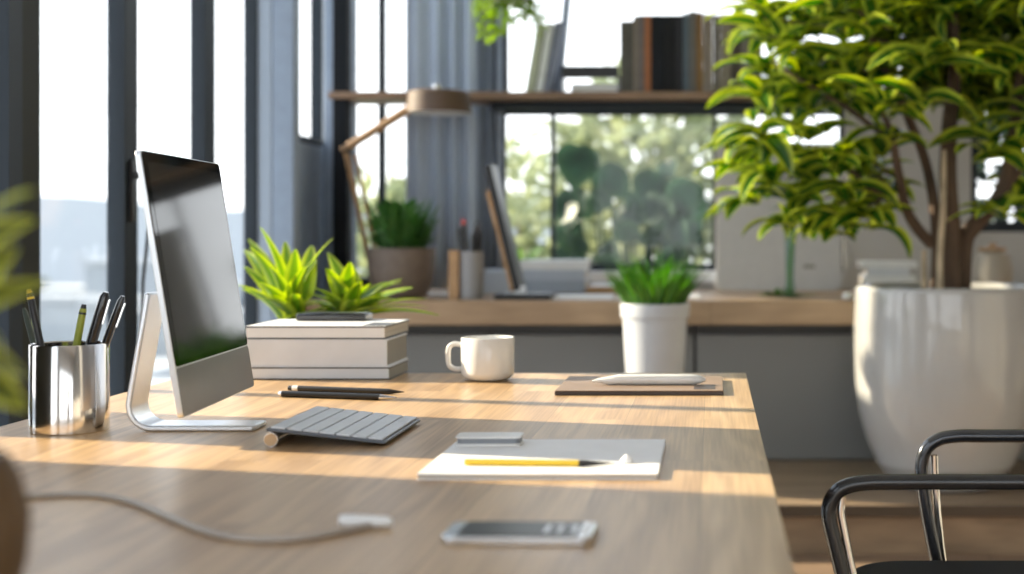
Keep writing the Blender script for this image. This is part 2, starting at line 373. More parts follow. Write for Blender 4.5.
# wall behind the camera, with a wide window added to let in frontal light
fw = MB(); fw.box(WX - T, RX + .1, FYY - .1, FYY, 0, .5); fw.box(WX - T, RX + .1, FYY - .1, FYY, 2.5, CEIL)
fw.box(WX - T, -1.3, FYY - .1, FYY, .5, 2.5); fw.box(2.2, RX + .1, FYY - .1, FYY, .5, 2.5)
S('wall_front', fw, M['wall'], smooth=False)
window(12, 'x', -1.3, 2.2, .5, 2.5, FYY - .08, fr=.04, muls=(-.1, 1.1), mw=.05)

# corner post that carries the shelf
post = tag(MB().box(-1.585, -1.522, 5.86, 5.92, .79, CEIL).build('shelf_post', M['postblack'], smooth=False, bevel=.003), 'tall dark metal post rising from the counter at the shelf\'s left end', 'post')

# curtain on back wall
def curtain(name, x0, x1, y, z0, z1, m, label, waves, amp, seed):
    rr = random.Random(seed); mb = MB(); n = waves * 14; vs = []; fs = []
    for i in range(n + 1):
        t = i / n; x = x0 + (x1 - x0) * t
        yy = y + amp * math.sin(t * waves * 2 * math.pi + .6 * math.sin(t * 9)) + amp * .3 * math.sin(t * 31 + seed)
        for k in range(5):
            z = z0 + (z1 - z0) * k / 4; vs.append((x, yy * 1.0 + (rr.random() - .5) * .0, z))
    for i in range(n):
        for k in range(4): a = i * 5 + k; fs.append((a, a + 5, a + 6, a + 1))
    mb.add(vs, fs); return tag(mb.build(name, m, None, solid=.004, recalc=False), label, 'curtain')
curtain('curtain', bx_(408) * .985, bx_(478) * .985, 6.17, .80, 3.44, M['curtain'], 'slate blue curtain hanging in folds behind the lamp', 4, .020, 3)
curtain('curtain', bx_(473) * .985, bx_(502) * .985, 6.22, .80, 3.44, M['curtain_dark'], 'darker grey-blue curtain panel left of the garden window', 3, .022, 5)
cro = tag(MB().tube([(-1.52, 6.2, 3.46), (-.70, 6.2, 3.46)], .012).build('curtain_rod', M['frame']), 'dark rod carrying the two blue curtains', 'rod')

# ------------------------------------------------------------------ platform, counter
PZ = .166
pl = thing('wooden_platform', (0, 4.53, 0), 'low brown wooden platform along the back wall under the grey cabinets', 'platform')
MB().box(WX + .14, RX - .01, .0, BY - 4.54, PZ - .04, PZ).build('platform_top', M['platform'], pl, smooth=False, bevel=.004)
MB().box(WX + .14, RX, .03, .06, 0, PZ - .04).build('platform_front', M['platform'], pl, smooth=False)
CZ = .79; CF = 5.30
ct = tag(MB().box(WX + .14, RX, CF, BY, CZ - .092, CZ).build('worktop', M['counter'], smooth=False, bevel=.004), 'long thick oak worktop under the back windows, over grey cabinets', 'worktop')
xs = [-1.55, -.85, -.062, .78, 1.65, RX]
names = ['grey cabinet under the worktop at its left end beside the windows', 'grey cabinet under the worktop, left of the tall white plant pot',
         'grey cabinet under the worktop between the tall white pot and the big planter', 'grey cabinet under the worktop directly behind the big glazed planter', 'grey cabinet under the worktop at its far right end']
for i in range(5):
    cb = thing('base_cabinet', ((xs[i] + xs[i + 1]) / 2, 5.40, PZ), names[i], 'cabinet', group=None)
    hw = (xs[i + 1] - xs[i]) / 2 - .002; h = CZ - .092 - PZ
    MB().box(-hw, hw, .03, .86, 0, h).build('cabinet_body', M['cabinet_dark'], cb, smooth=False)
    MB().box(-hw + .004, hw - .004, .0, .028, .006, h - .045).build('door', M['cabinet'], cb, smooth=False, bevel=.003)

# ------------------------------------------------------------------ shelf
SZ = 1.615
sh = thing('wall_shelf', (0, 5.86, SZ), 'long brown shelf with dark metal underframe across the back windows', 'shelf')
MB().box(-1.60, 2.3, -.01, .28, -.008, .022).build('shelf_board', M['shelfwood'], sh, smooth=False, bevel=.003)
MB().box(-.93, .25, .10, .14, -.04, 0).build('shelf_rail', M['frame'], sh, smooth=False)
MB().box(-.945, -.925, .14, .44, -.04, -.01).build('bracket', M['frame'], sh, smooth=False)
MB().box(.5, .52, .14, .44, -.04, 0).build('bracket', M['frame'], sh, smooth=False)
MB().box(2.1, 2.12, .14, .44, -.04, 0).build('bracket', M['frame'], sh, smooth=False)
ST = SZ + .022
# ledger bar
D = 5.98
def bookup(x, wd, h, dp, col, y, z, lean, label, band=None, group='books standing on the shelf'):
    m = mat('spine_' + label[:14].replace(' ', '_'), col, .8, var=.12, spec=.15)
    b = thing('book', (x, y, z), label, 'book', group=group, rot=(0, lean, 0))
    MB().box(0, wd, 0, dp, 0, h).build('cover', m, b, smooth=False, bevel=.002)
    MB().box(.003, wd - .003, .006, dp + .001, .002, h + .001).build('pages', M['pages'], b, smooth=False) if False else MB().box(.004, wd - .004, .01, dp - .004, h - .0, h + .001).build('pages', M['pages'], b, smooth=False)
    if band: MB().box(.0, wd, -.0012, .0, h * band[0], h * band[1]).build('spine_band', M['bookgrey'], b, smooth=False)
    return b
seq = [(620, 633, 21, (.10, .095, .085), 'dark grey-green book, first of the upright row on the shelf'),
       (633, 638, 16, (.22, .19, .16), 'thin taupe book beside the dark grey-green one on the shelf'),
       (638, 644, 15, (.17, .15, .15), 'grey-mauve book just left of the rust book on the shelf'),
       (644, 651, 15, (.34, .14, .07), 'rust orange book in the upright row on the shelf'),
       (651, 664, 15, (.018, .02, .024), 'thick black book right of the rust book on the shelf'),
       (664, 675, 15, (.02, .02, .022), 'black book in the middle of the two thick black ones and the slate one'),
       (675, 683, 15, (.035, .035, .04), 'thin charcoal book left of the slate blue book on the shelf'),
       (683, 689, 13, (.11, .14, .17), 'slate blue book in the upright row on the shelf'),
       (689, 696, 11, (.15, .14, .13), 'tall grey book right of the slate blue book'),
       (696, 703, 12, (.22, .13, .06), 'ochre brown book in the upright row on the shelf'),
       (703, 713, 14, (.24, .20, .165), 'beige taupe book right of the ochre brown book'),
       (713, 720, 15, (.16, .14, .12), 'brown-grey book between the two taupe books'),
       (720, 731, 14, (.22, .19, .15), 'wide pale taupe book near the leaves on the shelf'),
       (731, 741, 16, (.09, .075, .065), 'dark brown book partly behind the tree leaves on the shelf'),
       (741, 750, 15, (.19, .17, .15), 'grey taupe book behind the tree leaves on the shelf'),
       (750, 762, 17, (.13, .10, .08), 'brown book, last of the row behind the leaves')]
for a, b_, yt, col, lab in seq:
    x0 = (a - CX) * 5.9 / F; x1 = (b_ - CX) * 5.9 / F
    h = 1.05 + (CY - yt) * 5.9 / F - ST
    bookup(x0 + .0006, x1 - x0 - .0012, h, .15, col, 5.9, ST, 0, lab)
# leaning books
for i, (a, col, lab, h, wd) in enumerate([(525, (.42, .45, .33), 'sage green leaning book, leftmost of the slanted books', .30, .035),
                                (535, (.65, .67, .64), 'pale grey leaning book beside the sage green one', .30, .03),
                                (543.2, (.20, .22, .28), 'dark navy leaning book, rightmost of the slanted books', .305, .028)]):
    bookup((a - CX) * 5.9 / F, wd, h, .14, col, 5.9, ST + .0002 + math.sin(.17) * 0, .17, lab, group='slanted books on the shelf')
bk = thing('book', ((549.5 - CX) * 5.9 / F, 6.05, ST), 'tall thin dark book standing taller behind the slanted books', 'book', rot=(0, .10, 0))
MB().box(0, .026, 0, .08, 0, .46).build('cover', M['slate'], bk, smooth=False, bevel=.002)
be = thing('bookend', ((560 - CX) * 5.9 / F, 5.93, ST), 'black metal H-shaped bookend holding the row against the slanted books', 'bookend')
hh = .097; ww = (619 - 560) * 5.9 / F
MB().box(0.004, ww - .003, 0, .03, hh - .03, hh + .02).build('crossbar', M['black'], be, smooth=False, bevel=.002)
MB().box(.004, .009, .0, .1, 0.001, .06 + .02).build('end_plate', M['black'], be, smooth=False)
MB().box(ww - .008, ww - .003, .0, .1, 0.001, .06 + .02).build('end_plate', M['black'], be, smooth=False)
gl = tag(MB().box((572 - CX) * 6 / F, (617 - CX) * 6 / F, 5.96, 6.08, ST, ST + .045).build('glass_stand_in', M['white'], bevel=.004), 'low white block standing in for pale window glass under the bookend bar', 'box')  # white block added in place of the bright glass below the bar

# ------------------------------------------------------------------ hanging plant
hp = thing('hanging_plant', (-.80, 5.55, CEIL), 'green trailing plant hanging from the ceiling above the slanted books', 'plant')
MB().tube([(0, 0, 0), (0, 0, -1.38)], .004, 6).build('cord', M['black'], hp)
MB().lathe([(.02, -1.55), (.09, -1.53), (.115, -1.43), (.11, -1.38), (.10, -1.39), (.10, -1.43)], n=32).build('pot', M['white'], hp)
fm = MB(); rr = random.Random(4)
for k in range(900):
    a = rr.uniform(0, 6.28); q = rr.random(); r_ = .02 + .11 * math.sqrt(rr.random())
    zmax = -.80; zmin = -1.00 - .06 * math.cos(a * 2 + 1) - .05 * rr.random()
    z = zmax + (zmin - zmax) * (rr.random() ** .7) if r_ > .06 else rr.uniform(-.80, -.72)
    if rr.random() < .3: z = rr.uniform(-.84, -.70)
    p = Vector((r_ * math.cos(a) * 1.0, r_ * math.sin(a), z - .60))
    fm.leaf(p, (math.cos(a), math.sin(a), rr.uniform(-.8, .5)), .036, .026, .8, .2, 3)
fm.build('foliage', M['hangleaf'], hp, recalc=False)

# ------------------------------------------------------------------ things on the worktop
# brown pot plant
x = (401.5 - CX) * 5.5 / F
pp = thing('potted_plant', (x, 5.5, CZ), 'leafy green plant in a rounded brown-grey pot on the worktop', 'plant')
MB().lathe([(.075, 0), (.10, .012), (.125, .07), (.134, .15), (.133, .195), (.128, .198), (.120, .19), (.118, .17)], n=48).build('pot', M['potbrown'], pp)
MB().lathe([(.0005, .178), (.1185, .175)], n=32, capb=False).build('soil', M['soil'], pp, recalc=False)
fm = MB(); rr = random.Random(8)
for k in range(60):
    a = rr.uniform(0, 6.28); r0 = .08 * math.sqrt(rr.random()); up = rr.uniform(.5, 2.4)
    d = Vector((math.cos(a) * .5, math.sin(a) * .5, up))
    L = rr.uniform(.10, .17) * (1.45 if up > 1.4 else 1)
    fm.leaf((r0 * math.cos(a), r0 * math.sin(a), .172), d, L, .034, .3, .2, 5, roll=rr.uniform(-.5, .5))
for k in range(240):
    a = rr.uniform(0, 6.28); z = rr.uniform(.20, .36); r0 = (.115 - .30 * max(0, z - .26)) * math.sqrt(rr.random())
    fm.leaf((r0 * math.cos(a), r0 * math.sin(a), z), (math.cos(a), math.sin(a), rr.uniform(.4, 2)), rr.uniform(.035, .06), .034, .6, .2, 4)
fm.build('foliage', M['midleaf'], pp, recalc=False)

# wooden desk lamp
LD = 5.72
def lp(px, py, d=LD): v = at(px, py, d); return v
base = at(378, 0, LD); base.z = CZ
ld = thing('desk_lamp', base, 'wooden articulated desk lamp with a brown drum shade behind the brown pot', 'lamp')
def rel(v, b=base): return v - b
MB().lathe([(.085, 0), (.09, .004), (.09, .016), (.084, .022), (.02, .026), (.012, .05)], n=40, capt=True).build('base', M['lampwood'], ld)
j1 = rel(lp(346, 149)); j0 = Vector((-.004, 0, .045))
MB().tube([j0 + Vector((-.012, 0, 0)), j1 + Vector((0.0, -.012, 0))], 0.011, 8).tube([j0 + Vector((.02, 0, 0)), j1 + Vector((.035, .012, -.02))], .008, 8).build('lower_arm', M['lampwood'], ld)
j2 = rel(lp(414, 107))
MB().tube([j1 + Vector((-.01, -.02, -.008)), j2 + Vector((0, -.02, 0))], [.017, .019], 10).build('upper_arm', M['lampwood'], ld)
MB().tube([j1 + Vector((.005, -.035, 0)), j1 + Vector((.005, .03, 0))], .017, 16).build('joint', M['frame'], ld)
MB().tube([rel(lp(348, 156)) + Vector((0, -.01, 0)), rel(lp(352, 185))], .006, 8).build('spring', M['frame'], ld)
sc_ = rel(lp(439, 109)); rsh = 32 * LD / F
shd = MB(); sp = [(rsh * .30, .083), (rsh * .88, .078), (rsh * .95, .07), (rsh, -.012), (rsh - .004, -.012), (rsh * .9, .064), (rsh * .3, .075)]
shd.lathe([(r_, z - .005) for r_, z in sp], (sc_.x, sc_.y, sc_.z), 48, capb=False).add([], []).build('lamp_shade', M['lampshade'], ld)
MB().lathe([(.002, .0785), (rsh * .305, .078)], (sc_.x, sc_.y, sc_.z), 32, capb=False).build('shade_cap', M['lampshade'], ld, recalc=False)
MB().lathe([(.001, -.010), (rsh - .006, -.010), (rsh - .006, -.018), (.001, -.02)], (sc_.x, sc_.y, sc_.z), 40, capb=False).build('diffuser', M['white'], ld)
MB().tube([(sc_.x - .01, sc_.y, sc_.z + .074), (sc_.x - .01, sc_.y, sc_.z + .10)], [.018, .015], 16).build('knob', M['chrome'], ld)

# pencil holder on worktop
x = (466 - CX) * 5.42 / F
ph = thing('pencil_holder', (x + .01, 5.45, CZ), 'small grey holder with black pencils on the worktop beside the curtain', 'pencil holder')
MB().lathe([(.05, 0), (.053, .004), (.053, .185), (.049, .185), (.049, .01)], n=32).build('cup', mat('holder_grey', (.30, .30, .31), .4), ph)
MB().box(-.072, -.034, -.062, -.030, 0, .19).build('sunlit_side', M['lampwood'], ph, smooth=False, bevel=.003)  # tan slab paints the sunlit left side of the cup
for dx, dy, lx, L in ((-.005, .0, -.02, .30), (.008, .01, .015, .29), (.012, -.01, .03, .26), (-.012, .012, -.03, .27), (.008, -.022, .01, .25)):
    q = thing('pencil', (x + .01 + dx, 5.45 + dy, CZ + .0105), 'black pencil standing in the grey holder on the worktop', 'pencil', group='black pencils in the grey holder')
    MB().tube([(0, 0, 0), (lx, 0, L - .02), (lx * 1.07, 0, L)], [.010, .010, .004], 8).build('barrel', M['black'], q)
    if L > .29: MB().tube([(lx * 1.0, 0, L - .02), (lx * 1.07, 0, L + .001)], [.0105, .005], 8).build('tip', M['redtip'], q)

# edge-on display on the worktop
x0 = at(505, 298, 5.45)
dm = thing('desktop_display', (x0.x + .02, 5.45, CZ), 'thin tilted display seen edge-on, on a dark foot on the worktop', 'display')
MB().box(-.05, .17, -.09, .09, 0, .022).build('foot', M['black'], dm, smooth=False, bevel=.004)
tl = Matrix.Translation((.035, 0, .035)) @ Matrix.Rotation(R(-13.5), 4, 'Y')
MB().box(-.014, .012, -.05, .13, .0, .50, tl).build('panel', M['black'], dm, smooth=False, bevel=.004)
MB().box(-.0275, -.015, -.052, .13, .0, .40, tl).build('back_shell', M['lampwood'], dm, smooth=False, bevel=.004)
MB().box(.02, .06, -.03, .03, .022, .05).build('neck', M['aluwhite'], dm, smooth=False)

def flatbook(name, x0, x1, y0, y1, z0, z1, col, label, group=None, spine='x'):
    b = thing(name, ((x0 + x1) / 2, (y0 + y1) / 2, z0), label, 'book', group=group)
    w2 = (x1 - x0) / 2; d2 = (y1 - y0) / 2; h = z1 - z0; t = min(.004, h * .15)
    cov = MB().box(-w2, w2, -d2, d2, 0, t).box(-w2, w2, -d2, d2, h - t, h).box(-w2, w2, -d2, -d2 + .004, t, h - t)
    cov.build('cover', col, b, smooth=False, bevel=.0012)
    MB().box(-w2 + .004, w2 - .003, -d2 + .0045, d2 - .004, t, h - t).build('pages', M['pages'], b, smooth=False)
    return b
# books under the window (pale blue-white)
bx0 = (518 - CX) * 5.95 / F; bx1 = (585 - CX) * 5.95 / F
blu = mat('book_pale_blue', (.50, .56, .66), .5); blu2 = mat('book_mist_blue', (.38, .44, .54), .5)
z = CZ
for i, (h, c, l_) in enumerate(((.055, blu2, 'mist blue book at the bottom of the stack under the garden window'), (.045, blu, 'pale blue book in the middle of the stack under the garden window'), (.04, M['bookwhite'], 'white-topped book on top of the stack under the garden window'))):
    flatbook('book', bx0 + .005 * i, bx1 + (.01 if i == 2 else 0), 5.92, 6.14, z, z + h, c, l_, 'stacked books under the garden window'); z += h
tag(MB().box((482 - CX) * 5.9 / F, (512 - CX) * 5.9 / F, 5.86, 6.0, CZ, CZ + .10).build('paper_box', blu, bevel=.004), 'small pale blue box on the worktop left of the stacked books', 'box')
tr = thing('paper_tray', ((612 - CX) * 6 / F, 6.0, CZ), 'low wooden tray of papers on the worktop right of the blue books', 'tray')
MB().box(-.10, .13, -.12, .12, 0, .03).build('tray_body', M['lampwood'], tr, smooth=False, bevel=.003)
MB().box(-.09, .12, -.11, .11, .03, .036).build('papers', M['paper'], tr, smooth=False)
for i, (a, b_, l_) in enumerate(((395, 447, 'flat white papers on the worktop between the brown pot and pencil holder'), (555, 612, 'flat white papers lying at the front of the worktop right of the display'), (640, 700, 'flat white papers on the worktop behind the tall white pot'))):
    tag(MB().box((a - CX) * 5.5 / F, (b_ - CX) * 5.5 / F, 5.66 if i == 0 else 5.45, 5.85 if i == 0 else 5.66, CZ, CZ + .008).build('paper_sheets', M['paper'], bevel=.001), l_, 'papers')

# pale board leaning on the wall, rounded lower corner
x0 = (716 - CX) * 6.16 / F; x1 = (843 - CX) * 6.16 / F
rc = .04; wb = x1 - x0
ol = [(0, 0)] + arc(wb - rc, rc, rc, -90, 0, 6) + [(wb, .66), (0, .66)]
bo = thing('pinboard', (x0, 6.20, CZ), 'large pale grey board leaning on the wall behind the tree leaves', 'board', rot=(R(-5), 0, 0))
MB().prism(ol, 'y', 0, .018).build('board_panel', mat('board_grey', (.62, .61, .60), .5), bo, smooth=False, bevel=.003)
MB().box(wb - .17, wb - .12, -.003, -.0005, .10, .115).build('board_mark', mat('board_mark', (.25, .24, .2), .5), bo, smooth=False)

# glass vase with a stem
vp = (790 - CX) * 5.55 / F
va = thing('glass_vase', (vp, 5.55, CZ), 'slim clear glass vase on the worktop left of the big planter', 'vase')
MB().lathe([(.03, 0), (.034, .004), (.022, .02), (.017, .08), (.022, .24), (.03, .27), (.027, .27), (.019, .24), (.014, .08), (.018, .03), (.001, .018)], n=24).build('vase_body', M['vaseglass'], va)
gs = thing('plant_cutting', (vp, 5.55, CZ + .0185), 'single green stem with leaves standing in the slim glass vase', 'plant')
MB().tube([(0, 0, 0), (-.002, 0, .1), (.012, 0, .22), (.02, 0, .33)], [.009, .009, .008, .006], 8).build('stem', mat('green_stem', (.12, .25, .05), .5), gs)
fm = MB(); rr = random.Random(6)
for k in range(12):
    a = k * 2.4; fm.leaf((.02, 0, .30 + .02 * (k % 3)), (math.cos(a), math.sin(a), .6), .12, .03, 1.0, .2, 6)
fm.build('leaves', M['midleaf'], gs, recalc=False)
lg = thing('leafy_sprigs', (vp - .02, 5.47, CZ + .001), 'low spray of green leaves lying at the foot of the glass vase', 'plant')
fm = MB()
for k in range(26):
    a = rr.uniform(0, 6.28); fm.leaf((rr.uniform(-.06, .04), rr.uniform(-.04, -.03), .006), (math.cos(a) * 1.4, math.sin(a) * .4, rr.uniform(.12, .4)), rr.uniform(.06, .11), .03, .25, .2, 5)
fm.build('leaves', M['midleaf'], lg, recalc=False)
pb = thing('white_pebble', ((848 - CX) * 5.36 / F, 5.36, CZ), 'small smooth white pebble at the worktop edge by the big planter', 'pebble')
MB().lathe([(.006, 0), (.018, .004), (.024, .014), (.018, .025), (.006, .030), (.001, .0305)], n=24).build('stone', M['white'], pb)
# white books behind planter
z = CZ; 
for i, (h, a, b_) in enumerate(((.045, 868, 912), (.035, 862, 914), (.032, 866, 908), (.026, 860, 916))):
    flatbook('book', (a - CX) * 5.8 / F, (b_ - CX) * 5.8 / F, 5.75, 5.95, z, z + h, [M['bookgrey'], M['bookwhite'], M['bookgrey'], M['bookwhite']][i],
             ['grey book at the bottom of the pile behind the planter', 'white book second from the bottom of the pile behind the planter', 'grey book under the top one in the pile behind the planter', 'white book on top of the pile behind the planter'][i], 'piled books behind the big planter'); z += h
# small storage jar right
jr = thing('storage_jar', ((995 - CX) * 5.8 / F, 5.85, CZ), 'round beige jar on the worktop right of the tree trunk', 'jar')
MB().lathe([(.07, 0), (.08, .01), (.085, .1), (.07, .17), (.055, .18), (.05, .18), (.05, .17)], n=32).build('jar_body', mat('jar_beige', (.45, .40, .33), .4), jr)
MB().lathe([(.001, .178), (.058, .1805), (.058, .195), (.02, .2), (.015, .215), (.001, .218)], n=24, capb=False).build('lid', M['lampwood'], jr)

# ------------------------------------------------------------------ tall white pot with succulent (on the platform)
TD = 4.85; tx = (655 - CX) * TD / F
tp = thing('potted_succulent', (tx, TD, PZ), 'spiky green succulent in a tall tapered white pot behind the table', 'plant')
rim = CAMZ - (303 - CY) * TD / F - PZ; r1 = 35 * TD / F
prof = [(r1 * .60, 0), (r1 * .62, .006), (r1 * .90, rim - .10), (r1 * .915, rim - .052), (r1 * .975, rim - .048), (r1, rim - .006), (r1 * .985, rim), (r1 * .93, rim), (r1 * .90, rim - .03)]
MB().lathe(prof, n=64).build('pot', M['potmatte'], tp)
MB().lathe([(.001, rim - .022), (r1 * .905, rim - .026)], n=32, capb=False).build('soil', M['soil'], tp, recalc=False)
fm = MB(); rr = random.Random(21)
for k in range(230):
    a = rr.uniform(0, 6.28); q = rr.random(); r0 = r1 * .8 * math.sqrt(rr.random())
    d = Vector((math.cos(a) * (.12 + r0 / r1 * .62), math.sin(a) * (.12 + r0 / r1 * .62), 1.3))
    L = rr.uniform(.13, .21) * (1.1 - .45 * (r0 / r1))
    fm.leaf((r0 * math.cos(a), r0 * math.sin(a), rim - .03), d, L + .02, .024, .5, .5, 5, roll=rr.uniform(-.4, .4))
fm.build('foliage', M['succleaf'], tp, recalc=False)

# ------------------------------------------------------------------ bird's-nest plant behind the books
BD = 3.55; bxp = (318 - CX) * BD / F
bp = thing('potted_fern', (bxp, BD, 0), 'bright lime green fern-like plant in a tall planter behind the stacked books', 'plant')
MB().box(-.13, .13, -.10, .10, 0, .74).build('planter', M['potmatte'], bp, smooth=False, bevel=.01)
MB().box(-.12, .12, -.09, .09, .74, .745).build('soil', M['soil'], bp, smooth=False)
fm = MB(); rr = random.Random(31)
def Lf(px, py, bpx, bpy, L=None, W=.036, up=1.0, dd=0):
    """blade from a root to a tip"""
    a = at(bpx, bpy, BD) - bp.location; b = at(px, py, BD + dd) - bp.location
    v = b - a; dz = Vector((0, 0, v.length * .35 * up))
    fm.leaf(a, v + dz, v.length * 1.05, W, .55 * up, .28, 8, roll=rr.uniform(-.5, .5))
for (px, py, bx2, by2, dd) in ((272, 226, 288, 305, 0), (252, 246, 284, 305, -.1), (241, 268, 282, 310, .05), (240, 292, 282, 314, -.1), (322, 236, 292, 306, .0), (300, 248, 290, 306, -.08), (285, 240, 290, 306, .1),
                          (262, 252, 286, 306, .12), (310, 262, 292, 308, .12), (258, 285, 286, 312, -.15), (246, 240, 285, 308, .15), (298, 268, 290, 310, -.12), (275, 268, 288, 310, -.14),
                          (330, 252, 348, 305, .1), (345, 262, 348, 308, -.1), (368, 283, 350, 312, .0), (410, 293, 350, 318, -.02), (434, 326, 352, 320, -.06), (388, 284, 350, 314, .1), (324, 268, 346, 308, -.1),
                          (336, 278, 347, 312, -.15), (395, 305, 352, 318, -.15), (378, 298, 352, 318, .08), (316, 290, 346, 316, -.12), (355, 285, 350, 316, -.16), (360, 268, 350, 312, .15), (318, 248, 300, 306, .2), (236, 256, 284, 308, 0.2)):
    Lf(px, py, bx2, by2, dd=dd, W=rr.uniform(.046, .060))
for k in range(34):
    cxp = rr.choice((288, 349)); a = rr.uniform(0, 6.28)
    fm.leaf(at(cxp, 318, BD) - bp.location + Vector((rr.uniform(-.02, .02), rr.uniform(-.02, .02), -.01)), (math.cos(a), math.sin(a), rr.uniform(.3, 1.4)), rr.uniform(.13, .21), .048, .8, .28, 7)
for cxp in (288, 349):
    for k in range(6):
        pz = at(cxp, 310, BD) - bp.location; fm.tube([(pz.x * .6, 0.02 * math.sin(k), .742), tuple(pz + Vector((.01 * math.cos(k), .01 * math.sin(k), .01)))], .004, 5)
fm.build('foliage', M['limeleaf'], bp, recalc=False)

# ------------------------------------------------------------------ big planter and tree
GD = 4.93; gx = (945 - CX) * GD / F
gt = thing('potted_tree', (gx, GD, PZ), 'leafy indoor tree in a large glossy off-white planter on the platform', 'tree')
gr = 91 * GD / F; gh = CAMZ - (285 - CY) * GD / F - PZ
prof = [(gr * .60, 0), (gr * .64, .008), (gr * .755, .075), (gr * .768, .080), (gr * .765, .088), (gr * .88, .165), (gr * .955, .26), (gr * .99, .37), (gr, .48), (gr, .56), (gr * .985, gh - .02), (gr * .975, gh - .004), (gr * .955, gh), (gr * .93, gh - .004), (gr * .92, gh - .05), (gr*.90, gh - .12)]
MB().lathe(prof, n=96).build('planter', M['potglaze'], gt, angle=60)
MB().lathe([(.001, gh - .05), (gr * .915, gh - .055)], n=48, capb=False).build('soil', M['soil'], gt, recalc=False)
tk = MB(); tkp = MB()
def G(px, py, dd=0): return at(px, py, GD + dd) - gt.location
def tp_(pts, rad, mb=tk, n=10):
    P_ = [G(*p) if len(p) == 3 else G(p[0], p[1]) for p in pts]
    Q = []; RR = []
    for i in range(len(P_) - 1):
        for s_ in range(4):
            t = s_ / 4; p0 = P_[max(i - 1, 0)]; p1 = P_[i]; p2 = P_[i + 1]; p3 = P_[min(i + 2, len(P_) - 1)]
            Q.append(.5 * ((2 * p1) + (p2 - p0) * t + (2 * p0 - 5 * p1 + 4 * p2 - p3) * t * t + (3 * p1 - p0 - 3 * p2 + p3) * t ** 3))
            RR.append(rad[i] + (rad[i + 1] - rad[i]) * t)
    Q.append(P_[-1]); RR.append(rad[-1]); mb.tube(Q, RR, n)
sl = 300
tp_([(936, sl, 0), (937, 250, 0), (934, 205, 0), (925, 160, .05), (905, 110, .0), (880, 60, -.05), (860, 10, 0)], [.022, .021, .019, .018, .016, .013, .010])
tp_([(951, sl, -.03), (952, 240, -.03), (948, 180, -.02), (950, 120, 0), (955, 60, 0), (950, -20, 0)], [.036, .034, .032, .028, .022, .015])
tp_([(962, sl, .03), (964, 245, .02), (975, 225, 0), (1000, 195, -.04), (1012, 150, -.06), (1018, 90, -.04), (1030, 20, 0)], [.032, .032, .031, .028, .024, .02, .014])
tp_([(932, 245, 0), (915, 225, -.02), (905, 205, -.05), (898, 170, -.1), (890, 130, -.12), (870, 90, -.14)], [.020, .02, .018, .016, .012, .008])
tp_([(905, 205, -.05), (880, 195, -.08), (850, 170, -.1), (820, 150, -.1)], [.011, .010, .009, .006])
tp_([(890, 140, -.1), (850, 110, -.1), (800, 80, -.08), (770, 60, -.05)], [.011, .010, .008, .005])
tp_([(1000, 195, -.04), (1020, 170, 0), (1045, 140, 0)], [.016, .014, .01])
tk.build('trunk', M['bark'], gt)
tp_([(925, sl, -.06), (924, 275, -.06), (924, 250, -.06)], [.011, .010, .007], tkp, 8)
tp_([(940, sl, -.09), (940, 255, -.09), (943, 205, -.08), (944, 150, -.06)], [.013, .012, .012, .008], tkp, 8)
tkp.build('young_stem', M['palestem'], gt)
fm = MB(); rr = random.Random(77)
def cluster(px, py, dd=0, n=13, L=.22, W=.088, up=.35, out=None):
    c = G(px, py, dd); a0 = rr.uniform(0, 6.28)
    for k in range(n):
        a = a0 + k * 2.399 + rr.uniform(-.25, .25); u = up + rr.uniform(-.35, .9) * (1 if k % 3 else .6)
        d = Vector((math.cos(a), math.sin(a), u)); 
        if out: d += Vector(out)
        l_ = L * rr.uniform(.75, 1.2)
        fm.leaf(c + Vector((rr.uniform(-.012, .012), rr.uniform(-.012, .012), rr.uniform(-.03, .03))), d, l_, W * rr.uniform(.8, 1.2), rr.uniform(.7, 1.7), rr.uniform(.15, .5), 7, roll=rr.uniform(-.5, .5), shape=.75)
spots = [(762, 18), (800, 12), (838, 5), (870, 28), (905, 8), (940, 25), (975, 8), (1010, 22), (1040, 5),
         (782, 48), (818, 58), (852, 70), (890, 70), (925, 62), (962, 70), (1000, 60), (1032, 70),
         (768, 78), (800, 95), (840, 105), (878, 110), (920, 105), (960, 115), (1005, 110), (1035, 120),
         (775, 150), (808, 145), (755, 200), (790, 225), (825, 232), (850, 230), (762, 140), (768, 35), (760, 100), (870, 175), (835, 170), (845, 150), (882, 150), (775, 178), (812, 180), (850, 195), (880, 195), (795, 205), (840, 212), (868, 222), (745, 165),
         (990, 150), (1022, 160), (1030, 195), (1005, 215)]
for i, (px, py) in enumerate(spots):
    cluster(px, py, rr.uniform(-.30, .22), 8 if px < 900 else 8, out=(-.12 if px < 860 else 0, -.1, 0), L=.205 if py > 130 else .22)
for k in range(85):   # inner mass and crown above the frame
    cluster(rr.uniform(800, 1070), rr.uniform(-110, 105), rr.uniform(-.05, .5), 10)
for k in range(50):
    cluster(rr.uniform(860, 1060), rr.uniform(-40, 110), rr.uniform(.10, .5), 9)
for k in range(16):
    cluster(rr.uniform(790, 1090), rr.uniform(-230, -30), rr.uniform(-.3, .3), 10)
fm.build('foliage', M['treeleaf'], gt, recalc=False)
tw = MB()
for i, (px, py) in enumerate(spots):   # twigs reaching into the clusters
    if px > 900 or i % 2: continue
    q = G(px, py, -.04); t = G(890 - max(0, (py - 120)) * .0, min(py + 25, 190), -.08)
    tw.tube([t, (t + q) / 2 + Vector((0, 0, .015)), q], [.005, .004, .003], 6)
tw.build('twigs', M['bark'], gt)

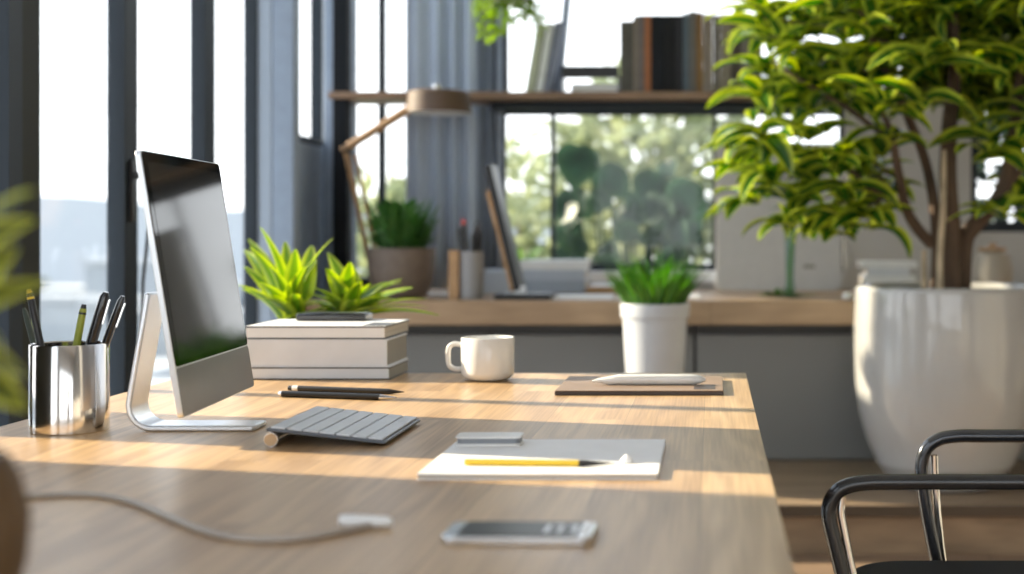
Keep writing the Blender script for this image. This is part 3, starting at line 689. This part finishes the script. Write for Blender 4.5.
# ------------------------------------------------------------------ table
DZ = .75
DB = 420 / 141.; DXL = (196 - 711) / 141 * .3; DXR = .0735; DFY = .70
dk = thing('desk', ((DXL + DXR) / 2, (DB + DFY) / 2, 0), 'large light oak table with a pale end board in the foreground', 'table')
ox, oy = dk.location.x, dk.location.y
MB().box(DXL - ox, 0 - ox, DFY - oy, DB - oy, DZ - .035, DZ).build('tabletop', M['desk'], dk, smooth=False)
MB().box(.0 - ox, DXR - ox, DFY - oy, DB - oy, DZ - .035, DZ).build('end_board', M['desk_end'], dk, smooth=False)
MB().box(DXL - ox + .06, DXR - ox - .08, DFY - oy + .08, DB - oy - .08, DZ - .085, DZ - .035).build('apron', M['frame'], dk, smooth=False)
for sx_ in (DXL - ox + .06, DXR - ox - .13):
    for sy_ in (DFY - oy + .08, DB - oy - .13):
        MB().box(sx_, sx_ + .05, sy_, sy_ + .05, 0, DZ - .085).build('leg', M['frame'], dk, smooth=False, bevel=.003)

def desk(px, py, up=0):
    d = (CAMZ - DZ - up) * F / (py - CY); return Vector(((px - CX) * d / F, d, DZ + up))
# ---- monitor
sdm = Vector((-.825, 2.14, DZ))
mo = thing('desktop_computer', sdm, 'slim silver all-in-one computer with dark glossy screen on the table', 'computer')
# screen plane corners
NT = Vector((-.7945, 1.95, 1.165)); NB = Vector((-.7345, 1.95, .791)); FB = Vector((-.7665, 2.35, .791))
U = (FB - NB); Wd = U.length; U.normalize(); V = (NT - NB); Hd = V.length; V.normalize(); N = V.cross(U) ; N.normalize()
if N.x < 0: N = -N
MM = Matrix(((U.x, V.x, N.x, NB.x - sdm.x), (U.y, V.y, N.y, NB.y - sdm.y), (U.z, V.z, N.z, NB.z - sdm.z), (0, 0, 0, 1)))
def rrect(w0, w1, h0, h1, r, n=5):
    return arc(w1 - r, h0 + r, r, -90, 0, n) + arc(w1 - r, h1 - r, r, 0, 90, n) + arc(w0 + r, h1 - r, r, 90, 180, n) + arc(w0 + r, h0 + r, r, 180, 270, n)
def placed(mb, mtx): mb.v = [tuple(mtx @ Vector(v)) for v in mb.v]; return mb
placed(MB().prism(rrect(0, Wd, 0, Hd, .008), 'z', -.009, -.0005), MM).build('housing', M['aluwhite'], mo, bevel=.001, angle=50)
placed(MB().prism(rrect(.0015, Wd - .0015, .0715, Hd - .0015, .007), 'z', -.0005, .0006), MM).build('screen', M['screen'], mo)
placed(MB().box(.018, Wd - .014, .078, Hd - .016, .0006, .0009), MM).build('display_area', M['screeninner'], mo, smooth=False)
placed(MB().prism(rrect(.0015, Wd - .0015, .0015, .069, .007), 'z', -.0005, .0006), MM).build('chin', M['chin'], mo)
# stand: L-shaped sheet with a rounded bend, profile in X-Z
def stand_profile():
    ctr = [(-.020, .245), (-.030, .19)]
    top = at(157, 292, 2.14) - sdm; bend = at(138, 402, 2.14) - sdm
    pts = [Vector((top.x, top.z)), Vector((bend.x, bend.z + .0))]
    res = [pts[0], pts[0].lerp(pts[1], .5), pts[1]]
    # bend to the foot
    p1 = pts[1]; cxx = p1.x + .034
    for a in (200, 215, 230, 245, 260, 270): res.append(Vector((cxx + .034 * math.cos(R(a)), .0385 + .034 * math.sin(R(a)))))
    res.append(Vector((.137, .0045)))
    return res
pr = stand_profile(); th = .0045
lo = []; hi = []
for i, p in enumerate(pr):
    t = (pr[min(i + 1, len(pr) - 1)] - pr[max(i - 1, 0)]).normalized(); nn = Vector((-t.y, t.x))
    lo.append(p - nn * th); hi.append(p + nn * th)
vs = []; fs = []; k = len(pr)
for i in range(k):
    hwid = .034
    yo = -.004
    for q, yy in ((lo[i], -hwid), (hi[i], -hwid), (hi[i], hwid), (lo[i], hwid)): vs.append((q.x, yy + yo, max(q.y, 0)))
for i in range(k - 1):
    for j in range(4): j2 = (j + 1) % 4; fs.append((i * 4 + j, i * 4 + j2, (i + 1) * 4 + j2, (i + 1) * 4 + j))
fs += [(0, 3, 2, 1), ((k - 1) * 4, (k - 1) * 4 + 1, (k - 1) * 4 + 2, (k - 1) * 4 + 3)]
MB().add(vs, fs).build('stand', M['aluwhite'], mo, bevel=.003, angle=40)
MB().tube([(.003, 0, .235), (-.012, .0, .225)], .014, 16).build('hinge', M['aluwhite'], mo)
tag(MB().tube([(WX + .036, 4.08, 1.19), (WX + .07, 4.07, 1.15), (WX + .08, 4.07, 1.10), (WX + .05, 4.08, 1.05), (WX + .03, 4.09, .9), (WX + .02, 4.09, .01)], .005, 8).build('blind_cord', M['black']), 'thin black cord hanging from the window latch behind the monitor', 'cord')

# ---- pen cup
pc = thing('pen_cup', (-.969, 2.115, DZ), 'polished steel pen cup on the table at the left', 'cup')
MB().lathe([(.0547, 0), (.0560, .0015), (.0560, .1305), (.0550, .132), (.0535, .1305), (.0535, .004), (.001, .0035)], n=64).build('cup_body', M['steel'], pc)
def pen(cat, label, px0, py0, px1, py1, r, m, d0=2.115, d1=2.115, tipm=None, clip=False, group=None):
    b = at(px0, 428, d0); b.z = DZ + .0045 + r; t = at(px1, py1, d1)
    root = thing(cat, b, label, cat.replace('_', ' '), group=group); v = t - b; L = v.length; u = v.normalized()
    MB().tube([(0, 0, 0), tuple(u * .012), tuple(u * (L - .035)), tuple(u * (L - .008)), tuple(v)], [r * .4, r, r, r * .93, r * .5], 14).build('barrel', m, root)
    if tipm: MB().tube([tuple(u * (L - .014)), tuple(u * (L + .001))], [r * 1.04, r * .6], 12).build('tip', tipm, root)
    if clip: MB().tube([tuple(u * (L - .012) + Vector((r + .002, -.002, 0))), tuple(u * (L - .05) + Vector((r + .002, -.002, 0)))], .0017, 6).build('clip', M['chrome'], root)
    return root
pen('pencil', 'thin dark green pencil, leftmost in the steel cup', 55, 0, 24, 308, .004, M['darkgreen'], 2.115, 2.13)
pen('pen', 'dark pen with yellowish tip leaning left in the steel cup', 58, 0, 29, 290, .0052, M['black'], 2.09, 2.09, M['pencilyellow'])
pen('pencil', 'olive yellow pencil upright in the middle of the steel cup', 62, 0, 84, 305, .0055, M['olivepen'], 2.11, 2.11, M['black'])
pen('pen', 'fat dark pen with a pale clip in the steel cup', 68, 0, 106, 292, .0078, M['blackgloss'], 2.10, 2.10, None, True)
pen('pen', 'black pen leaning furthest right in the steel cup', 76, 0, 123, 296, .006, M['blackgloss'], 2.12, 2.12, None, True)
pen('pencil', 'thin green-grey pencil beside the leftmost pencil in the steel cup', 66, 0, 32, 318, .0035, M['olivepen'], 2.14, 2.15)
# ---- stacked books
XR = (388 - CX) * 2.84 / F; XL = (243 - CX) * 2.84 / F
def sbook(z0, h, xl, xr, y0, y1, cm, sidem, label, stripe=0):
    b = thing('book', ((xl + xr) / 2, (y0 + y1) / 2, z0), label, 'book', group='stacked books on the table'); w2 = (xr - xl) / 2; d2 = (y1 - y0) / 2; t = .0028
    MB().box(-w2, w2, -d2, d2, 0, t).box(-w2, w2, -d2, d2, h - t, h).build('cover_edge' if stripe else 'cover', M['black'] if stripe else cm, b, smooth=False, bevel=.0005)
    MB().box(-w2, w2 - .003, -d2 + .0003, -d2 + .003, t, h - t).build('spine', cm, b, smooth=False)
    MB().box(-w2 + .004, w2 - .002, -d2 + .003, d2 - .003, t, h - t).build('pages', sidem, b, smooth=False)
    if stripe: MB().box(-w2, w2, -d2, d2, h, h + .0008).build('cover', cm, b, smooth=False)
    return b
sbook(DZ, .0255, XL, XR + .004, 2.84, 3.02, M['bookgrey'], M['booktaupe'], 'thin grey-white book with black edges at the bottom of the table stack', 1)
sbook(DZ + .0265, .0555, XL - .004, XR, 2.842, 3.025, M['bookgrey'], M['booktaupe'], 'thick pale grey book in the middle of the table stack', 0)
sbook(DZ + .0822, .0260, XL + .004, XR - .006, 2.845, 3.07, M['bookwhite'], M['pages'], 'white book with black edges on top of the table stack', 1)
ST2 = DZ + .0822 + .0268
tag(MB().box((363 - CX) * 2.86 / F, XR - .007, 2.855, 2.95, ST2, ST2 + .0006).build('cover_label', M['black'], smooth=False), 'small black card lying on the white top book at its right', 'card')
rm = thing('smartphone', ((331 - CX) * 3.0 / F, 3.032, ST2), 'black phone lying on top of the white book behind the computer', 'phone')
MB().box(-.075, .075, -.035, .035, 0, .016).build('phone_body', M['blackgloss'], rm, bevel=.004, bseg=3)
MB().box(-.069, .069, -.031, .031, .0161, .0166).build('phone_screen', M['phonescreen'], rm, smooth=False)
# ---- mug
mg = thing('mug', (-.452, 2.835, DZ), 'white rounded coffee mug at the back edge of the table', 'mug')
r = .0535
pf = [(.030, 0.0), (.034, .001)] + [(.034 + (r - .034) * math.sin(R(a)), .0135 * (1 - math.cos(R(a))) * 1.35 + .001) for a in (20, 40, 60, 75, 90)] + [(r, .04), (r, .086), (r - .001, .0875), (r - .003, .0875), (r - .004, .086), (r - .004, .02), (r - .015, .008), (.001, .006)]
MB().lathe(pf, n=72).build('mug_body', M['ceramic'], mg, angle=60)
hpath = [Vector((-r + .003, 0, .071)), Vector((-r - .012, 0, .0735)), Vector((-r - .022, 0, .070)), Vector((-r - .0265, 0, .060)), Vector((-r - .0268, 0, .042)), Vector((-r - .0235, 0, .029)), Vector((-r - .012, 0, .023)), Vector((-r + .004, 0, .0235))]
Q = []
for i in range(len(hpath) - 1):
    for s_ in range(4):
        t = s_ / 4; p0 = hpath[max(i - 1, 0)]; p1 = hpath[i]; p2 = hpath[i + 1]; p3 = hpath[min(i + 2, len(hpath) - 1)]
        Q.append(.5 * ((2 * p1) + (p2 - p0) * t + (2 * p0 - 5 * p1 + 4 * p2 - p3) * t * t + (3 * p1 - p0 - 3 * p2 + p3) * t ** 3))
Q.append(hpath[-1]); MB().tube(Q, .0052, 14).build('handle', M['ceramic'], mg)
# ---- two black pens lying
def lying(name, label, a, b, r_, m, parts, n=16):
    a = Vector(a); b = Vector(b); root = thing(name, a, label, name.replace('_', ' ')); v = b - a; L = v.length; u = v / L
    for (nm, s0, s1, ra, rb, mm) in parts:
        MB().tube([u * (L * s0), u * (L * s1)], [ra, rb], n).build(nm, mm, root)
    return root
r_ = .0052
a = desk(289, 388, r_); b = desk(404, 392, r_)
lying('stylus', 'black stylus with white band and pointed tip, farther of the two', (a.x, a.y, DZ + r_), (b.x, b.y, DZ + r_), r_, None,
      [('barrel', .085, .87, r_, r_, M['black']), ('white_band', .035, .085, r_, r_, M['white']), ('end_cap', 0, .035, r_ * .9, r_, M['black']), ('tip', .87, 1, r_, .0007, M['black'])])
a = desk(279, 394, r_); b = desk(397, 398, r_)
lying('stylus', 'black stylus with silver ends lying nearer the keyboard', (a.x, a.y, DZ + r_ + .0005), (b.x, b.y, DZ + r_ + .0005), r_, None,
      [('barrel', .03, .86, r_ * 1.08, r_ * 1.08, M['black']), ('end_cap', 0, .03, r_ * .8, r_, M['alu']), ('tip', .86, 1, r_ * 1.05, .0012, M['alu'])])
# ---- keyboard
kb = thing('keyboard', (-.538, 2.07, DZ), 'grey keyboard propped on a round tube in front of the computer', 'keyboard')
kw = .168; kd = .236; sl_ = math.atan(.0185 / kw)
KM = Matrix.Translation((kw / 2, 0, .0035)) @ Matrix.Rotation(sl_, 4, 'Y')
def kbx(mb, x0, x1, y0, y1, z0, z1): return mb.box(x0, x1, y0, y1, z0, z1, KM)
kbx(MB(), -kw, 0, -kd / 2, kd / 2, 0, .0045).build('case', M['keybody'], kb, smooth=False, bevel=.002)
rows = 7; rw = (kw - .008) / rows
for i in range(rows):
    x0 = -kw + .004 + i * rw
    if i < rows - 1: kbx(MB(), x0 + .0012, x0 + rw - .0012, -kd / 2 + .004, kd / 2 - .004, .0047, .0075).build('key_row', M['keys'], kb, smooth=False, bevel=.001)
    else:
        for (y0, y1) in ((-kd / 2 + .004, kd / 2 - .065), (kd / 2 - .062, kd / 2 - .004)):
            kbx(MB(), x0 + .0012, x0 + rw - .0012, y0, y1, .0047, .0075).build('key_row', M['keys'], kb, smooth=False, bevel=.001)
MB().tube([(-kw / 2 + .008, -kd / 2, .0102), (-kw / 2 + .008, kd / 2, .0102)], .0100, 24).build('battery_tube', M['alu'], kb)
MB().tube([(-kw / 2 + .008, -kd / 2 - .0015, .0102), (-kw / 2 + .008, -kd / 2, .0102)], .0088, 24).build('tube_cap', M['capwarm'], kb)  # orange colour stands for warm light reflected on the metal cap
# ---- white notebook and things on it
nb = thing('notebook', (-.210, 1.835, DZ), 'white notebook lying on the table in front of the keyboard', 'notebook')
MB().box(-.146, .146, -.142, .142, 0, .0015).box(-.146, .146, -.142, .142, .0062, .0076).build('cover', M['paper'], nb, smooth=False, bevel=.0005)
MB().box(-.145, .143, -.140, .140, .0015, .0062).build('pages', M['pages'], nb, smooth=False)
NZ = DZ + .0076
eb = thing('eraser', (at(490, 440, 1.93).x, 1.93, NZ), 'flat white case lying on the far left corner of the notebook', 'case', rz=R(1))
MB().prism(rrect(-.045, .045, -.022, .022, .008), 'z', 0, .0035).prism(rrect(-.045, .045, -.022, .022, .008), 'z', .0105, .0135).build('case_shell', M['white'], eb, bevel=.0008)
MB().prism(rrect(-.043, .043, -.020, .020, .008), 'z', .0035, .0105).build('case_shaded_side', M['caseshade'], eb)  # grey puts the shade on the white case's sides into colour
r_ = .0042
py = 1.755
pa = Vector(((465 - CX) * py / F, py, NZ + r_)); pbb = Vector(((622 - CX) * py / F, py - .012, NZ + r_))
lying('pencil', 'yellow pencil with black point lying on the white notebook', pa, pbb, r_, None,
      [('barrel', 0, .76, r_, r_, M['pencilyellow']), ('painted_band', .73, .765, r_ * 1.03, r_ * 1.03, M['graphite']), ('sharpened_wood', .765, .90, r_, .0016, M['graphite']), ('point', .90, .97, .0016, .0003, M['graphite'])], 6)
er = thing('eraser', (at(627, 457, 1.775).x, 1.775, NZ), 'tiny white eraser scrap beside the pencil point on the notebook', 'eraser')
MB().lathe([(.004, 0), (.0085, .001), (.007, .006), (.002, .010), (.0005, .0105)], n=12).build('scrap', M['paper'], er)
# ---- brown folio with white marker
fo = thing('folio', (-.132, 2.70, DZ), 'thin brown notebook with dark edges at the back right of the table', 'notebook')
MB().box(-.155, .155, -.132, .132, 0, .0075).build('pages', M['folioedge'], fo, smooth=False, bevel=.0015)
MB().box(-.1545, .1545, -.1315, .1315, .0076, .0090).build('cover', M['folio'], fo, smooth=False, bevel=.0005)
MB().box(.10, .14, -.11, -.03, .0090, .0094).build('corner_mark', M['folioedge'], fo, smooth=False)
FZ = DZ + .0091
mk = thing('marker', (at(592, 380, 2.665).x, 2.665, FZ), 'thick white marker with a slanted tip lying on the brown notebook', 'marker')
L = .218; R0 = .0102
vs = []; pfm = [(0, .0016), (.012, .0045), (.035, .0085), (.05, .0096), (.10, R0), (.16, R0), (.193, R0 * .98), (.207, R0 * .70), (.216, R0 * .28)]
mb = MB(); mb.tube([(t, -.0 + .05 * t * 0, R0 + (0 if i > 2 else (-.0035 if i == 0 else -.002))) for i, (t, q) in enumerate(pfm)], [q for t, q in pfm], 24)
mb.v = [(x_, y_, max(z_, 0)) for x_, y_, z_ in mb.v]
mb.build('marker_body', M['ceramic'], mk, angle=60)
# ---- near phone
pn = thing('smartphone', ((521 - CX) * 1.372 / F, 1.372, DZ), 'silver phone with lit marks lying in the near foreground', 'phone', rz=R(-1))
MB().prism(rrect(-.0735, .0735, -.036, .036, .012), 'z', 0, .009).build('phone_body', M['alu'], pn, bevel=.002, bseg=3)
MB().prism(rrect(-.058, .059, -.0335, .0335, .006), 'z', .009, .0096).build('phone_screen', M['phonescreen'], pn)
mkm = MB()
for (x0, w_, y0, h_) in ((.024, .005, -.018, .034), (.032, .009, .014, .005), (.0375, .004, -.020, .032), (.047, .009, .012, .005), (.052, .004, -.022, .032)):
    mkm.box(x0, x0 + w_, y0, y0 + h_, .0097, .0100)
mkm.build('display_marks', M['phonemark'], pn, smooth=False)
MB().box(.0605, .070, -.028, .028, .009, .0096).build('white_end', M['white'], pn, smooth=False, bevel=.0003)
# ---- cable
cb = thing('charging_cable', desk(385, 523), 'pale charging cable with white plug curving across the near table', 'cable')
cpts = []
for (px, py) in ((-60, 500), (0, 499), (40, 495), (90, 494), (130, 501), (165, 515), (200, 529), (235, 537), (280, 539), (320, 535), (350, 529), (372, 524)):
    v = desk(px, py + 1, .003); cpts.append(v - cb.location)
Q = []
for i in range(len(cpts) - 1):
    for s_ in range(4):
        t = s_ / 4; p0 = cpts[max(i - 1, 0)]; p1 = cpts[i]; p2 = cpts[i + 1]; p3 = cpts[min(i + 2, len(cpts) - 1)]
        Q.append(.5 * ((2 * p1) + (p2 - p0) * t + (2 * p0 - 5 * p1 + 4 * p2 - p3) * t * t + (3 * p1 - p0 - 3 * p2 + p3) * t ** 3))
Q.append(cpts[-1]); Q = [Vector((q.x, q.y, .0034)) for q in Q]
MB().tube(Q, .0034, 10).build('wire', M['cable'], cb)
e0 = desk(340, 521, .006) - cb.location; e1 = desk(392, 522, .006) - cb.location
MB().tube([(e0.x, e0.y, .0066), (e0.x * .9 + e1.x * .1, e0.y, .0066), (e1.x * .9 + e0.x * .1, e1.y, .0062), (e1.x, e1.y, .006)], [.0056, .0064, .0060, .0034], 16).build('plug', M['white'], cb)
# ---- near plant at left
ND = .90
npp = thing('potted_plant', (-.508, ND, DZ), 'blurred yellow-green plant in a round brown clay pot at the near left', 'plant')
MB().lathe([(.030, 0), (.036, .004), (.050, .04), (.062, .085), (.064, .115), (.058, .140), (.050, .155), (.046, .155), (.046, .145)], n=40).build('pot', M['terracotta'], npp)
MB().lathe([(.001, .148), (.0465, .146)], n=32, capb=False).build('soil', M['soil'], npp, recalc=False)
fm = MB(); rr = random.Random(5)
def NL(px0, py0, px1, py1, W, d=ND):
    a = at(px0, py0, d) - npp.location; b = at(px1, py1, d + rr.uniform(-.05, .05)) - npp.location
    v = b - a; fm.leaf(a, v + Vector((0, 0, v.length * .25)), v.length * 1.05, W, .5, .15, 8, roll=.9)
for (a_, b_, c_, d_, w_) in ((-35, 250, 34, 225, .030), (-35, 290, 22, 250, .026), (-40, 310, 52, 290, .022), (-40, 350, 30, 385, .034), (-40, 370, 24, 415, .038), (-40, 330, 10, 350, .034), (-30, 240, 12, 200, .022)):
    NL(a_, b_, c_, d_, w_)
for k in range(16):
    a = rr.uniform(1.7, 4.6); fm.leaf((-.01, 0, .19 + .010 * k), (math.cos(a), math.sin(a), .8), .11, .035, 1.2, .2, 7)
fm.build('foliage', M['nearleaf'], npp, recalc=False)
MB().tube([(0, 0, .146), (-.008, 0, .20), (-.006, .0, .27), (-.008, 0, .34)], [.006, .005, .004, .003], 8).build('stem', M['palestem'], npp)

# ------------------------------------------------------------------ chair at right
ch = thing('armchair', (.50, 2.33, 0), 'black office armchair with tubular arms at the table\'s right side', 'chair')
co = ch.location
def CP(px, py, d): return at(px, py, d) - co
def smooth(pts, n=5):
    Q = []
    for i in range(len(pts) - 1):
        for s_ in range(n):
            t = s_ / n; p0 = pts[max(i - 1, 0)]; p1 = pts[i]; p2 = pts[i + 1]; p3 = pts[min(i + 2, len(pts) - 1)]
            Q.append(.5 * ((2 * p1) + (p2 - p0) * t + (2 * p0 - 5 * p1 + 4 * p2 - p3) * t * t + (3 * p1 - p0 - 3 * p2 + p3) * t ** 3))
    Q.append(pts[-1]); return Q
NA = 2.10; FA = 2.62
def footpt(v, d): # end down on the floor
    return Vector((v.x, d - co.y, .012))
near = [CP(1200, 482, NA), CP(1090, 482, NA), CP(980, 482, NA), CP(900, 482, NA), CP(862, 483, NA), CP(841, 489, NA), CP(831, 501, NA), CP(829, 518, NA), CP(836, 548, NA), CP(846, 590, NA), CP(856, 640, NA), CP(880, 760, NA)]
f_ = near[-1]; near.append(Vector((f_.x + .05, f_.y, .012)))
MB().tube(smooth(near), .0118, 16).build('arm_frame', M['chairblack'], ch)
near2 = [CP(842, 496, NA + .004), CP(841, 512, NA + .004), CP(844, 530, NA + .004), CP(850, 560, NA + .004), CP(858, 600, NA + .004), CP(867, 650, NA + .004)]
MB().tube(smooth(near2), .0062, 12).build('chrome_strip', M['chrome'], ch)
far = [CP(1180, 436, FA), CP(1080, 436, FA), CP(985, 436, FA), CP(960, 436, FA), CP(940, 439, FA), CP(927, 448, FA), CP(922, 462, FA), CP(922, 480, FA), CP(927, 515, FA), CP(936, 560, FA), CP(948, 620, FA), CP(965, 720, FA)]
f_ = far[-1]; far.append(Vector((f_.x + .04, f_.y, .012)))
MB().tube(smooth(far), .0125, 16).build('arm_frame', mat('arm_dark_metal', (.05, .055, .065), .22, .6, coat=.5), ch)
far2 = [CP(934, 455, FA + .012), CP(935, 480, FA + .012), CP(938, 520, FA + .012), CP(943, 563, FA + .012), CP(956, 640, FA + .012)]
MB().tube(smooth(far2), .0075, 12).build('chrome_strip', M['chrome'], ch)
# seat: rounded slab with a dished front
so_ = MB()
segs = rrect(-.265, .26, -.235, .235, .12, 8)
so_.prism([(u, v) for u, v in segs], 'z', .405, .452)
so_.build('seat', M['seatblack'], ch, bevel=.018, bseg=4)
bkp = MB(); k = 10; vs = []; fs = []
for i in range(k + 1):
    t = i / k; yy = (-.24 + .48 * t); xx = .285 + .05 * math.cos((t - .5) * math.pi) 
    for (z_, ox_) in ((.50, 0), (.62, .015), (.78, .04), (.90, .075), (.95, .09)):
        vs.append((xx + ox_, yy * (1 if z_ < .9 else .93), z_))
for i in range(k):
    for j in range(4): a_ = i * 5 + j; fs.append((a_, a_ + 5, a_ + 6, a_ + 1))
bkp.add(vs, fs).build('backrest', M['seatblack'], ch, solid=.03, bevel=0)
for yy, yd in ((NA - co.y, -1), (FA - co.y, 1)):
    MB().tube(smooth([Vector((.36, yy, .70)), Vector((.33, yy, .55)), Vector((.30, yy, .40)), Vector((.34, yy, .2)), Vector((.37, yy, .012))]), .0118, 12).build('leg', M['chairblack'], ch)
MB().tube([(-.10, NA - co.y, .395), (-.10, FA - co.y, .395)], .010, 10).tube([(.30, NA - co.y, .395), (.30, FA - co.y, .395)], .010, 10).build('seat_rail', M['chairblack'], ch)

# ------------------------------------------------------------------ outdoors
tag(MB().box(-3.5, 8, B2 + .02, 22, -.3, -.1).build('terrace', M['terrace'], smooth=False), 'pale terrace outside the back windows', 'terrace', kind='structure')
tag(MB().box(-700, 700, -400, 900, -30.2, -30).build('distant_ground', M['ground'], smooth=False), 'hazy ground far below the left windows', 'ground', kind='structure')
def ridge(name, dist, h0, amp, seed, m, label, x0=-1, a0=96, a1=200):
    rr = random.Random(seed); mb = MB(); n = 90; vs = []; fs = []
    for i in range(n + 1):
        a = R(a0 + (a1 - a0) * i / n); h = h0 + amp * (math.sin(i * .23 + seed) + .5 * math.sin(i * .61 + seed * 2)) + rr.uniform(-.2, .2) * amp
        for dd, zz in ((0, -30), (12, h), (60, h - 6), (90, -30)):
            vs.append(((dist + dd) * math.cos(a), (dist + dd) * math.sin(a), zz))
    for i in range(n):
        for j in range(3): q = i * 4 + j; fs.append((q, q + 4, q + 5, q + 1))
    return tag(mb.add(vs, fs).build(name, m, smooth=False), label, 'hill', kind='structure')
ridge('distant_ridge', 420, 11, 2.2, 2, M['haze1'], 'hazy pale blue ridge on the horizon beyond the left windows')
rr = random.Random(12)
placed_b = []
for i in range(60):
    a = R(rr.uniform(103, 128)); dist = rr.uniform(150, 330); h = rr.uniform(4, 17) * dist / 260; w_ = rr.uniform(8, 18)
    cx_, cy_ = dist * math.cos(a), dist * math.sin(a)
    if any(abs(cx_ - q[0]) < w_ / 2 + q[2] / 2 + 2 and abs(cy_ - q[1]) < w_ / 2 + q[2] / 2 + 2 for q in placed_b): continue
    placed_b.append((cx_, cy_, w_))
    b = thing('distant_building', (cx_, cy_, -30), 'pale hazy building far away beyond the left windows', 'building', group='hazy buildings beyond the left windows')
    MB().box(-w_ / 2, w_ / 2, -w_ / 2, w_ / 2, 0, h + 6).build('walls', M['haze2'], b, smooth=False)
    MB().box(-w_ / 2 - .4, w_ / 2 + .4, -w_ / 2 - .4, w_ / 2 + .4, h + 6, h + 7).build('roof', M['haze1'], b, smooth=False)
def bush(name, label, x, y, z, rx, ry, rz, n, L, W, m, seed, cat='bush', trunk=True, shape=.75):
    rr = random.Random(seed); b = thing(name, (x, y, z), label, cat); fm = MB()
    for k in range(n):
        v = Vector((rr.gauss(0, 1), rr.gauss(0, 1), rr.gauss(0, 1))).normalized() * (rr.random() ** .4)
        c = Vector((v.x * rx, v.y * ry, rz + v.z * rz))
        fm.leaf(c, Vector((v.x, v.y, v.z * .6 + rr.uniform(-.3, .6))) + Vector((rr.uniform(-.5, .5), rr.uniform(-.5, .5), 0)), L * rr.uniform(.6, 1.2), W * rr.uniform(.7, 1.2), .7, .15, 5, roll=rr.uniform(-.8, .8), shape=shape)
    fm.build('foliage', m, b, recalc=False)
    if trunk: MB().tube([(0, 0, 0), (.02, 0, rz * .6), (-.02, 0, rz * 1.3)], [.04, .03, .015], 8).build('trunk', M['bark'], b)
    return b
# big round-leaved plant just outside the window
fg = thing('broadleaf_shrub', ((630 - CX) * 7.2 / F, 7.2, -.1), 'dark broad-leaved shrub outside the garden window', 'shrub')
fm = MB(); rr = random.Random(9)
big = [(577, 163, 20, 8), (612, 180, 19, -25), (650, 186, 17, 30), (684, 196, 18, 20), (668, 168, 10, -30)]
for i in range(46):
    qx = rr.uniform(566, 712); qy = rr.uniform(205, 272) if i > 6 else rr.uniform(195, 215)
    big.append((qx, qy, rr.uniform(9, 15), rr.uniform(-60, 60)))
for (px, py, s_, rot) in big:
    d = 7.2 + rr.uniform(-.15, .25); c = at(px, py, d) - fg.location; R_ = s_ * 1.22 * d / F
    rm_ = Matrix.Rotation(R(rot), 3, 'Y') @ Matrix.Rotation(rr.uniform(-.9, .9), 3, 'Z') @ Matrix.Rotation(rr.uniform(-.6, .6), 3, 'X')
    def hh_(t):   # heart outline, notch at the top, point below
        return Vector((.98 * R_ * (.62 * math.sin(t) ** 3 + .34 * math.sin(t)), .12 * R_ * math.cos(2 * t), R_ * (1.02 * math.cos(t) - .16 * math.cos(2 * t) - .05 * math.cos(3 * t) - .03 * math.cos(4 * t))))
    cs = [c + rm_ @ hh_(2 * math.pi * i / 20) for i in range(20)]
    fm.add([c] + cs, [(0, i + 1, (i + 1) % 20 + 1) for i in range(20)], [(.5, .5)] + [(1, .5)] * 20)
    fm.tube([c + Vector((0, .01, -R_)), Vector((c.x * .6, c.y * .5, .3))], .006, 5)
fm.build('foliage', M['outleafbig'], fg, recalc=False)
MB().tube([(0, 0, 0), (0.02, 0, .5), (0, 0, .9)], [.04, .03, .02], 8).build('trunk', M['bark'], fg)
bush('garden_bush', 'mid green bush low outside the window behind the display', (528 - CX) * 8.3 / F, 7.7, -.1, .22, .3, .52, 500, .16, .07, M['outgreen'], 1)
bush('garden_bush', 'dense dark bush filling the lower garden window', (640 - CX) * 8.6 / F, 8.7, -.1, .80, .35, .42, 500, .17, .08, M['outdark'], 2)
bush('garden_tree', 'pale yellow-green tree beyond the garden window', (655 - CX) * 12 / F, 12.5, -.1, 1.0, .8, 1.35, 1300, .30, .15, M['outpale'], 3, 'tree')
bush('garden_bush', 'pale bush outside the narrow window by the lamp', (385 - CX) * 10 / F, 10, -.1, .5, .4, .8, 500, .2, .1, M['outpale'], 4)
bush('garden_bush', 'pale green bush beyond the window left of the broad-leaved shrub', (520 - CX) * 11 / F, 11, -.1, .42, .4, .95, 450, .2, .1, M['outpale'], 14)
bush('garden_bush', 'dark hedge outside the right window behind the tree', (1040 - CX) * 8 / F, 8, -.1, 1.0, .4, 1.1, 1000, .2, .1, M['outdark'], 5)

# ------------------------------------------------------------------ sub-parts hang on the part that carries them
NEST = {'soil': ('pot', 'planter'), 'display_area': ('screen',), 'shade_cap': ('lamp_shade',), 'diffuser': ('lamp_shade',), 'knob': ('lamp_shade',), 'phone_screen': ('phone_body',),
        'display_marks': ('phone_screen',), 'tip': ('barrel',), 'clip': ('barrel',), 'twigs': ('trunk',), 'spine_band': ('cover',), 'hinge': ('stand',), 'chrome_strip': ('arm_frame',), 'board_mark': ('board_panel',), 'tube_cap': ('battery_tube',), 'corner_mark': ('cover',), 'door': ('cabinet_body',)}
for root in [o for o in C.objects if o.parent is None and o.type == 'EMPTY']:
    kids = list(root.children); used = {}
    for kd_ in kids:
        b_ = kd_.name.split('.')[0]
        if b_ in NEST:
            c_ = [q for q in kids if q.name.split('.')[0] in NEST[b_]]
            if c_:
                tgt = c_[min(used.get(b_, 0), len(c_) - 1)]; used[b_] = used.get(b_, 0) + 1
                if tgt.parent is root or b_ == 'none': kd_.parent = tgt
                elif tgt.parent and tgt.parent.parent is root: kd_.parent = tgt.parent
